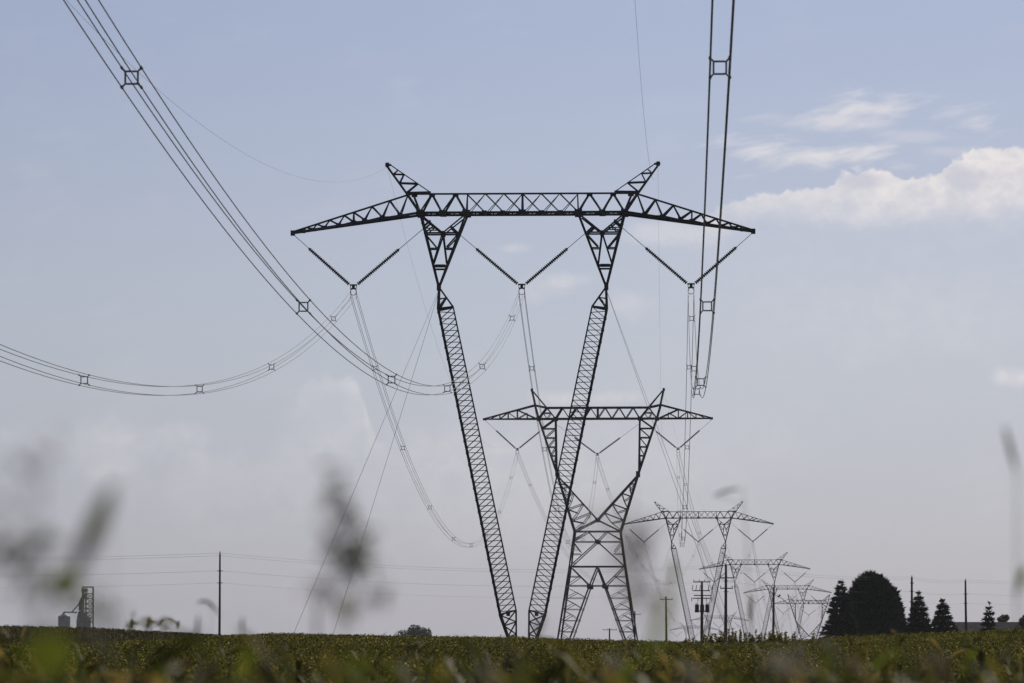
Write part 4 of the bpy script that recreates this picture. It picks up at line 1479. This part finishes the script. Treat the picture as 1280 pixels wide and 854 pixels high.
for (px, yt, Y, lab, parts) in (
        (128, 812, 7.5, 'pale arched grass head at the bottom left below the grain elevator', [('head', 100, 800, 0.075, 0.014, (0.8, 0.5, 1.1), 'pale_dry')]),
        (212, 822, 8.5, 'whitish leaf turned edge-on at the bottom left', [('leaf', 206, 842, 0.04, 0.014, (0.8, 0.6, 0.2), 'pale_dry'), ('leaf', 212, 850, 0.05, 0.02, (-0.6, 1, 0.2), 'weed_green')]),
        (352, 808, 9.5, 'thin tan grass stalk left of the yellow-green low leaf', [('head', 352, 828, 0.05, 0.014, (0.1, 1, 0.0), 'dry'), ('leaf', 350, 852, 0.07, 0.016, (0.5, 1, 0.2), 'weed_dark')]),
        (502, 822, 9.0, 'pale small flower head on a stalk below the lone skyline tree', [('cluster', 502, 834, 0.012, 0.016, (22, 0.012), 'pale_dry'), ('leaf', 500, 852, 0.06, 0.018, (-0.5, 1, 0.2), 'weed_green')]),
        (640, 806, 9.0, 'soft tan grass head right at the front tower foot', [('head', 640, 830, 0.055, 0.016, (-0.2, 1, 0.0), 'dry'), ('leaf', 645, 852, 0.07, 0.018, (0.5, 1, 0.2), 'weed_dark')]),
        (770, 812, 8.0, 'pale bristly head below the four-legged tower', [('cluster', 770, 828, 0.018, 0.026, (34, 0.012), 'pale_dry'), ('leaf', 775, 852, 0.06, 0.018, (0.5, 1, 0.2), 'weed_green')]),
        (905, 805, 10.0, 'leaning yellowish grass stalk below the two-armed pole', [('leaf', 895, 845, 0.10, 0.012, (0.35, 1, 0.1), 'weed_yellow'), ('head', 905, 822, 0.045, 0.014, (0.3, 1, 0.0), 'dry')]),
        (1062, 815, 10.0, 'brown drooping leaf beside the nodding pale foxtail', [('leaf', 1060, 822, 0.06, 0.016, (0.7, -0.4, 0.5), 'dry'), ('leaf', 1062, 850, 0.07, 0.018, (-0.4, 1, 0.2), 'weed_dark')]),
        (1250, 812, 11.0, 'tan dry grass head in the bottom right corner', [('head', 1250, 832, 0.06, 0.018, (0.3, 1, 0.1), 'dry'), ('leaf', 1252, 850, 0.09, 0.018, (-0.5, 1, 0.2), 'weed_yellow')])):
    weed(px, yt, Y, lab, parts, 0.0022)

# tall goldenrod-like weeds on the crest in front of the far towers
rw = random.Random(5)
crest = [(868, 796, 'low leafy clump leftmost on the crest below the transformer pole'), (884, 792, 'leafy clump on the crest below the two-armed pole'),
         (903, 787, 'tall leafy clump on the crest at the foot of the two-armed pole'), (922, 785, 'tallest yellowish clump on the crest right of the two-armed pole'),
         (941, 790, 'yellowish clump on the crest between the two poles'), (962, 785, 'bushy yellow clump on the crest at the leaning-arm pole'),
         (975, 787, 'bushy green clump on the crest right of the leaning-arm pole'), (990, 790, 'last small clump on the crest before the conifers')]
for (px, yt, lab) in crest:
    Y = 246
    top = at(px, yt, Y)
    g = gz(top.x, Y)
    root = empty('tall_weed', (top.x, Y, g))
    H = top.z - g
    sm = MB(); lm = MB()
    for k in range(16):
        ox, oy = rw.gauss(0, 0.36), rw.gauss(0, 0.36)
        h = H * rw.uniform(0.60, 1.0)
        sm.beam((ox, oy, 0), (ox * 1.2, oy * 1.2, h * 0.97), 0.014)
        for j in range(60):
            t = rw.uniform(0.45, 1.0)
            p = Vector((ox * (1 + 0.2 * t), oy * (1 + 0.2 * t), h * t))
            a = rw.uniform(0, 6.28)
            leaf_blade(lm, p, (math.cos(a), math.sin(a), rw.uniform(0.2, 1.4)), rw.uniform(0.14, 0.26) * (1.35 - 0.8 * t), 0.055, 0.3, None, 4)
    sm.build('stem', M['weed_dark'], root)
    lm.build('foliage', M['crest'], root)
    tag(root, lab, 'weed', 'tall weeds on the crest')


# loose weeds and grass along the near field edge
def edge_weeds():
    n = 7600
    Y = RNG.uniform(8, 46, n)
    X = RNG.uniform(-1, 1, n) * (0.13 * Y + 2)
    g = ground(X, Y)
    clump = np.clip(1.5 * vnoise(X, Y * 0.35, 0.8, 8) + 0.5 * vnoise(X, Y * 0.3, 0.25, 9) - 0.55, 0, 1.3)
    H = -g + (RNG.uniform(-0.013, -0.001, n) + 0.0175 * clump ** 1.4 * RNG.random(n)) * np.maximum(Y, 12) * 0.72
    th = RNG.uniform(0, 2 * np.pi, n)
    L = RNG.uniform(0.10, 0.34, n)
    w = RNG.uniform(0.008, 0.028, n)
    base = np.stack([X, Y, g + H - L * 0.7], -1)
    d = np.stack([np.cos(th) * 0.7, np.sin(th) * 0.7, RNG.uniform(0.3, 1.4, n)], -1)
    d /= np.linalg.norm(d, axis=1)[:, None]
    s = np.stack([-np.sin(th), np.cos(th), np.zeros(n)], -1)
    a = base; b = base + d * (L * 0.5)[:, None]
    e = base + d * L[:, None]; e[:, 2] -= L * 0.25
    ww = (w / 2)[:, None]
    V = np.stack([a - s * ww * 0.5, a + s * ww * 0.5, b + s * ww, e, b - s * ww], 1)
    # stems down to the ground
    st0 = np.stack([X, Y, g], -1)
    k = np.arange(0, n, 3)
    Vs = np.stack([st0[k] - s[k] * 0.003, st0[k] + s[k] * 0.003, a[k] + s[k] * 0.003, (a[k] + b[k]) / 2, a[k] - s[k] * 0.003], 1)
    o = bpy.data.objects.new('edge_weeds', np_mesh('edge_weeds', np.concatenate([V, Vs]), 5, M['grass_mix']))
    C.objects.link(o)
    tag(o, 'tangle of green and yellowing weeds along the near field edge', 'weeds', kind='stuff')


edge_weeds()

# ------------------------------------------------------------------ haze
hz = MB()
hz.box((0, 0, (70 - 12) / 2), 9000, 9000, 82)
hm = bpy.data.materials.new('haze_air')
hm.use_nodes = True
nt = hm.node_tree
nt.nodes.clear()
ho = nt.nodes.new('ShaderNodeOutputMaterial')
hv = nt.nodes.new('ShaderNodeVolumePrincipled')
hv.inputs['Color'].default_value = (0.86, 0.87, 0.90, 1)
hv.inputs['Density'].default_value = 0.00005
hv.inputs['Anisotropy'].default_value = 0.0
nt.links.new(hv.outputs[0], ho.inputs['Volume'])
hobj = hz.build('haze', hm)
tag(hobj, 'pale summer haze filling the air over the fields', 'haze', kind='stuff')

# ------------------------------------------------------------------ sky
SUN_EL, SUN_AZ = math.radians(48), math.radians(30)      # azimuth to the right of the view direction (+Y)
world = bpy.data.worlds.new('World')
sc.world = world
world.use_nodes = True
wt = world.node_tree
wt.nodes.clear()
LK = wt.links.new


class E:
    def __init__(s, sock):
        s.s = sock

    @staticmethod
    def op(o, *a, clamp=False):
        n = wt.nodes.new('ShaderNodeMath')
        n.operation = o
        n.use_clamp = clamp
        for i, v in enumerate(a):
            if isinstance(v, E): LK(v.s, n.inputs[i])
            else: n.inputs[i].default_value = v
        return E(n.outputs[0])

    def __add__(s, o): return E.op('ADD', s, o)
    def __radd__(s, o): return E.op('ADD', o, s)
    def __sub__(s, o): return E.op('SUBTRACT', s, o)
    def __rsub__(s, o): return E.op('SUBTRACT', o, s)
    def __mul__(s, o): return E.op('MULTIPLY', s, o)
    def __rmul__(s, o): return E.op('MULTIPLY', o, s)
    def __truediv__(s, o): return E.op('DIVIDE', s, o)


def sstep(x, a, b):
    n = wt.nodes.new('ShaderNodeMapRange')
    n.interpolation_type = 'SMOOTHSTEP'
    LK(x.s, n.inputs['Value'])
    n.inputs['From Min'].default_value = a
    n.inputs['From Max'].default_value = b
    return E(n.outputs['Result'])


def noise(vec, scale, detail=6, rough=0.55, dist=0.0):
    n = wt.nodes.new('ShaderNodeTexNoise')
    n.inputs['Scale'].default_value = scale
    n.inputs['Detail'].default_value = detail
    n.inputs['Roughness'].default_value = rough
    n.inputs['Distortion'].default_value = dist
    LK(vec, n.inputs['Vector'])
    return E(n.outputs['Fac'])


def vec(x, y, z=0.0):
    n = wt.nodes.new('ShaderNodeCombineXYZ')
    for i, v in enumerate((x, y, z)):
        if isinstance(v, E): LK(v.s, n.inputs[i])
        else: n.inputs[i].default_value = v
    return n.outputs[0]


def mixc(f, a, b):
    n = wt.nodes.new('ShaderNodeMix')
    n.data_type = 'RGBA'
    if isinstance(f, E): LK(f.s, n.inputs[0])
    else: n.inputs[0].default_value = f
    for i, v in ((6, a), (7, b)):
        if isinstance(v, tuple): n.inputs[i].default_value = (*v, 1)
        else: LK(v, n.inputs[i])
    return n.outputs[2]


tc = wt.nodes.new('ShaderNodeTexCoord')
sx = wt.nodes.new('ShaderNodeSeparateXYZ')
LK(tc.outputs['Generated'], sx.inputs[0])
dx_, dy_, dz_ = (E(sx.outputs[i]) for i in range(3))
dyc = E.op('MAXIMUM', dy_, 0.05)
hx_ = dx_ / dyc * 10.0                        # horizontal angle to the right of +Y, in tenths (tangent)
vz_ = dz_ / dyc * 10.0                        # height over the horizon, same unit
front = sstep(dy_, 0.1, 0.5)

sky = wt.nodes.new('ShaderNodeTexSky')
sky.sky_type = 'NISHITA'
sky.sun_disc = False
sky.sun_elevation = SUN_EL
sky.sun_rotation = SUN_AZ
sky.altitude = 200
sky.air_density = 1.0
sky.dust_density = 2.0
sky.ozone_density = 1.5


def U(px): return (px - 640) / F * 10
def Vv(py): return (841 - py) / F * 10


SK = 0.06
pos = vec(hx_, vz_)
n_big = noise(pos, 9.0, 7, 0.55, 0.15)
n_mid = noise(vec(hx_, vz_, 5.0), 5.0, 5, 0.5, 0.1)
n_fin = noise(vec(hx_, vz_ * 1.15, 3.0), 20.0, 5, 0.5, 0.1)
n_str = noise(vec(hx_ * 0.5 - vz_ * 0.1, vz_ * 2.0 - hx_ * 0.25, 7.0), 9.0, 8, 0.62, 0.35)


def billow(n):
    return E.op('ABSOLUTE', n * 2.0 - 1.0)


bil = billow(noise(vec(hx_, vz_ * 1.2, 11.0), 9.0, 2, 0.5, 0.0)) * 0.6 + billow(noise(vec(hx_, vz_ * 1.2, 13.0), 21.0, 3, 0.55, 0.0)) * 0.4


def curve_top(P_, lo, hi):
    """top edge of a cloud bank as a curve over the horizontal angle"""
    fc = wt.nodes.new('ShaderNodeFloatCurve')
    cv = fc.mapping.curves[0]
    umin, umax = U(P_[0][0]), U(P_[-1][0])
    vmin, vmax = Vv(lo), Vv(hi)
    cv.points[0].location = (0, (Vv(P_[0][1]) - vmin) / (vmax - vmin))
    cv.points[1].location = (1, (Vv(P_[-1][1]) - vmin) / (vmax - vmin))
    for (a, b) in P_[1:-1]:
        cv.points.new((U(a) - umin) / (umax - umin), (Vv(b) - vmin) / (vmax - vmin))
    fc.mapping.update()
    LK(E.op('MULTIPLY', hx_ - umin, 1 / (umax - umin), clamp=True).s, fc.inputs['Value'])
    return E(fc.outputs['Value']) * (vmax - vmin) + vmin


# far bright cumulus bank with two heaps on the right
vt = curve_top([(830, 300), (880, 268), (930, 248), (990, 238), (1040, 226), (1062, 211), (1095, 211), (1130, 222), (1165, 220), (1188, 200), (1215, 188), (1245, 184), (1290, 190), (1400, 215), (1560, 260)], 320, 165)
edge = vt - (bil - 0.12) * 0.070 + (n_fin - 0.5) * 0.030
below = edge - vz_
bank_top = sstep(below, -0.004, 0.012)
base_ = sstep(vz_ + (n_big - 0.5) * 0.16 + (n_str - 0.5) * 0.05, Vv(308), Vv(230))
left_in = sstep(hx_ + (n_big - 0.5) * 0.25, U(835), U(925))
bank = bank_top * base_ * left_in * (0.86 + 0.25 * n_mid)
bank = bank * (1.0 - (1.0 - sstep(hx_, U(930), U(1160))) * sstep(n_str * 0.6 + n_big * 0.4 + sstep(below, 0.02, 0.10) * 0.14, 0.42, 0.68) * 0.62)
under = bank_top * sstep(below, 0.70, 0.05) * sstep(hx_, U(700), U(1000)) * 0.13
bank = E.op('MAXIMUM', bank, under)
# heap inside the bank: grey shaded hollow of the big cumulus
hollow = sstep(1.0 - E.op('SQRT', (hx_ - U(1205)) * (hx_ - U(1205)) * 95.0 + (vz_ - Vv(222)) * (vz_ - Vv(222)) * 420.0) + (bil - 0.25) * 0.8, 0.0, 0.7)
hollow2 = sstep(1.0 - E.op('SQRT', (hx_ - U(1078)) * (hx_ - U(1078)) * 130.0 + (vz_ - Vv(226)) * (vz_ - Vv(226)) * 900.0) + (bil - 0.25) * 0.8, 0.0, 0.7)


def blob(cx, cy, rx, ry, amt, nz, k=1.5, soft_=0.9):
    ex = (hx_ - U(cx)) / (rx / F * 10)
    ey = (vz_ - Vv(cy)) / (ry / F * 10)
    d = E.op('SQRT', ex * ex + ey * ey)
    return sstep(1.0 - d + (nz - 0.5) * k, 0.0, soft_) * amt


thin = blob(1095, 136, 110, 20, 0.58, n_str, 3.6, 1.1)
for args in ((1050, 150, 90, 16, 0.5), (1218, 158, 52, 15, 0.60), (950, 191, 70, 22, 0.70), (1030, 194, 140, 18, 0.70), (1150, 168, 90, 14, 0.25), (1180, 188, 60, 10, 0.2), (965, 147, 50, 12, 0.2)):
    thin = E.op('MAXIMUM', thin, blob(*args, n_str, 3.4, 1.1))
soft = blob(1272, 472, 42, 17, 0.55, n_big, 1.4)
soft = E.op('ADD', soft, blob(690, 600, 360, 140, 0.20, n_big, 0.8, 1.0))
for args in ((425, 535, 45, 70, 0.16), (375, 580, 90, 50, 0.12), (110, 560, 200, 45, 0.18), (200, 545, 90, 30, 0.14), (260, 610, 170, 55, 0.12), (715, 350, 40, 14, 0.28), (680, 360, 60, 22, 0.18),
             (785, 380, 40, 26, 0.26), (640, 311, 34, 9, 0.28), (740, 497, 110, 12, 0.30), (560, 565, 130, 50, 0.12), (850, 290, 110, 26, 0.35), (950, 560, 180, 50, 0.05), (1150, 400, 240, 70, 0.12)):
    soft = E.op('ADD', soft, blob(*args, n_big, 2.0))
# low cumulus on the left behind the guy wires, its upper right edge lit
vl = curve_top([(330, 535), (356, 510), (374, 488), (392, 473), (412, 465), (432, 467), (447, 479), (456, 503), (463, 530), (478, 552), (520, 575)], 600, 430)
bl = vl - (bil - 0.12) * 0.085 + (n_fin - 0.5) * 0.03 - vz_
heap = sstep(bl, -0.008, 0.022) * sstep(bl, 0.30, 0.02) * sstep(hx_, U(335), U(385)) * sstep(hx_, U(500), U(440))
heap = heap * (0.09 + 0.20 * sstep(bl, 0.085, 0.0) * (0.4 + 1.2 * sstep(hx_, U(385), U(450))))
wisp = sstep(n_mid * 0.55 + n_str * 0.45, 0.50, 0.72) * 0.07
cloud = E.op('ADD', E.op('ADD', E.op('ADD', E.op('MAXIMUM', bank, thin), soft), heap), wisp, clamp=True) * front

# Nishita sky whitened by the bright summer air low over the horizon
el = E.op('MAXIMUM', dz_, 0.0)
rp = wt.nodes.new('ShaderNodeValToRGB')
stops = [(0.0, (0.595, 0.607, 0.735)), (0.04, (0.585, 0.615, 0.77)), (0.08, (0.585, 0.627, 0.785)), (0.10, (0.555, 0.597, 0.785)), (0.146, (0.455, 0.52, 0.765)), (0.30, (0.33, 0.41, 0.64))]
els = rp.color_ramp.elements
while len(els) < len(stops):
    els.new(0.5)
for e_, (p_, c_) in zip(els, stops):
    e_.position = p_
    e_.color = (*[v / SK / 14.0 for v in c_], 1)
LK(el.s, rp.inputs['Fac'])
gm = wt.nodes.new('ShaderNodeVectorMath'); gm.operation = 'SCALE'
LK(rp.outputs['Color'], gm.inputs[0]); gm.inputs['Scale'].default_value = 14.0
hz_mix = mixc(sstep(el, 0.55, 0.18) * 0.55, sky.outputs['Color'], gm.outputs[0])
k_ = 1 / SK
shade = sstep(bil * 0.7 + n_fin * 0.3, 0.36, 0.10)
lit = E.op('MAXIMUM', shade * 0.55 + 0.45, sstep(below, 0.03, 0.0))
lit = E.op('MULTIPLY', lit, 1.0 - E.op('MAXIMUM', hollow, hollow2) * 0.75, clamp=True)
ccol = mixc(lit, (0.575 * k_, 0.58 * k_, 0.655 * k_), (0.83 * k_, 0.79 * k_, 0.785 * k_))
az = wt.nodes.new('ShaderNodeVectorMath'); az.operation = 'SCALE'      # the sky is brighter on the side of the sun
LK(hz_mix, az.inputs[0]); LK((sstep(hx_, -2.4, 0.6) * 0.13 + 0.88).s, az.inputs['Scale'])
scol = mixc(cloud, az.outputs[0], ccol)
SKYMUL = SK
bg = wt.nodes.new('ShaderNodeBackground')
LK(scol, bg.inputs['Color'])
bg.inputs['Strength'].default_value = SKYMUL
wo = wt.nodes.new('ShaderNodeOutputWorld')
LK(bg.outputs[0], wo.inputs['Surface'])

sl_ = bpy.data.lights.new('sun', 'SUN')
sl_.energy = 3.6
sl_.angle = math.radians(0.6)
sl_.color = (1.0, 0.94, 0.84)
so = bpy.data.objects.new('sun', sl_)
C.objects.link(so)
sdir = Vector((math.sin(SUN_AZ) * math.cos(SUN_EL), math.cos(SUN_AZ) * math.cos(SUN_EL), math.sin(SUN_EL)))
so.rotation_euler = sdir.to_track_quat('Z', 'Y').to_euler()
so.location = (0, 0, 60)

# ------------------------------------------------------------------ camera
cam = bpy.data.cameras.new('camera')
cam.sensor_width = 36
cam.lens = F * 36 / 1280
cam.shift_y = (841 - 427) / 1280
cam.clip_start = 0.1
cam.clip_end = 20000
cam.dof.use_dof = True
cam.dof.focus_distance = 346
cam.dof.aperture_fstop = 4.0
cam.dof.aperture_blades = 9
co = bpy.data.objects.new('camera', cam)
C.objects.link(co)
co.rotation_euler = (math.radians(90), 0, 0)
sc.camera = co

sc.view_settings.view_transform = 'Standard'
sc.view_settings.look = 'None'
sc.view_settings.exposure = 0.0
sc.view_settings.gamma = 1
sc.view_settings.use_curve_mapping = False
sc.render.engine = 'CYCLES'
sc.cycles.use_denoising = True
sc.cycles.volume_bounces = 1
sc.cycles.max_bounces = 6
sc.cycles.transparent_max_bounces = 8
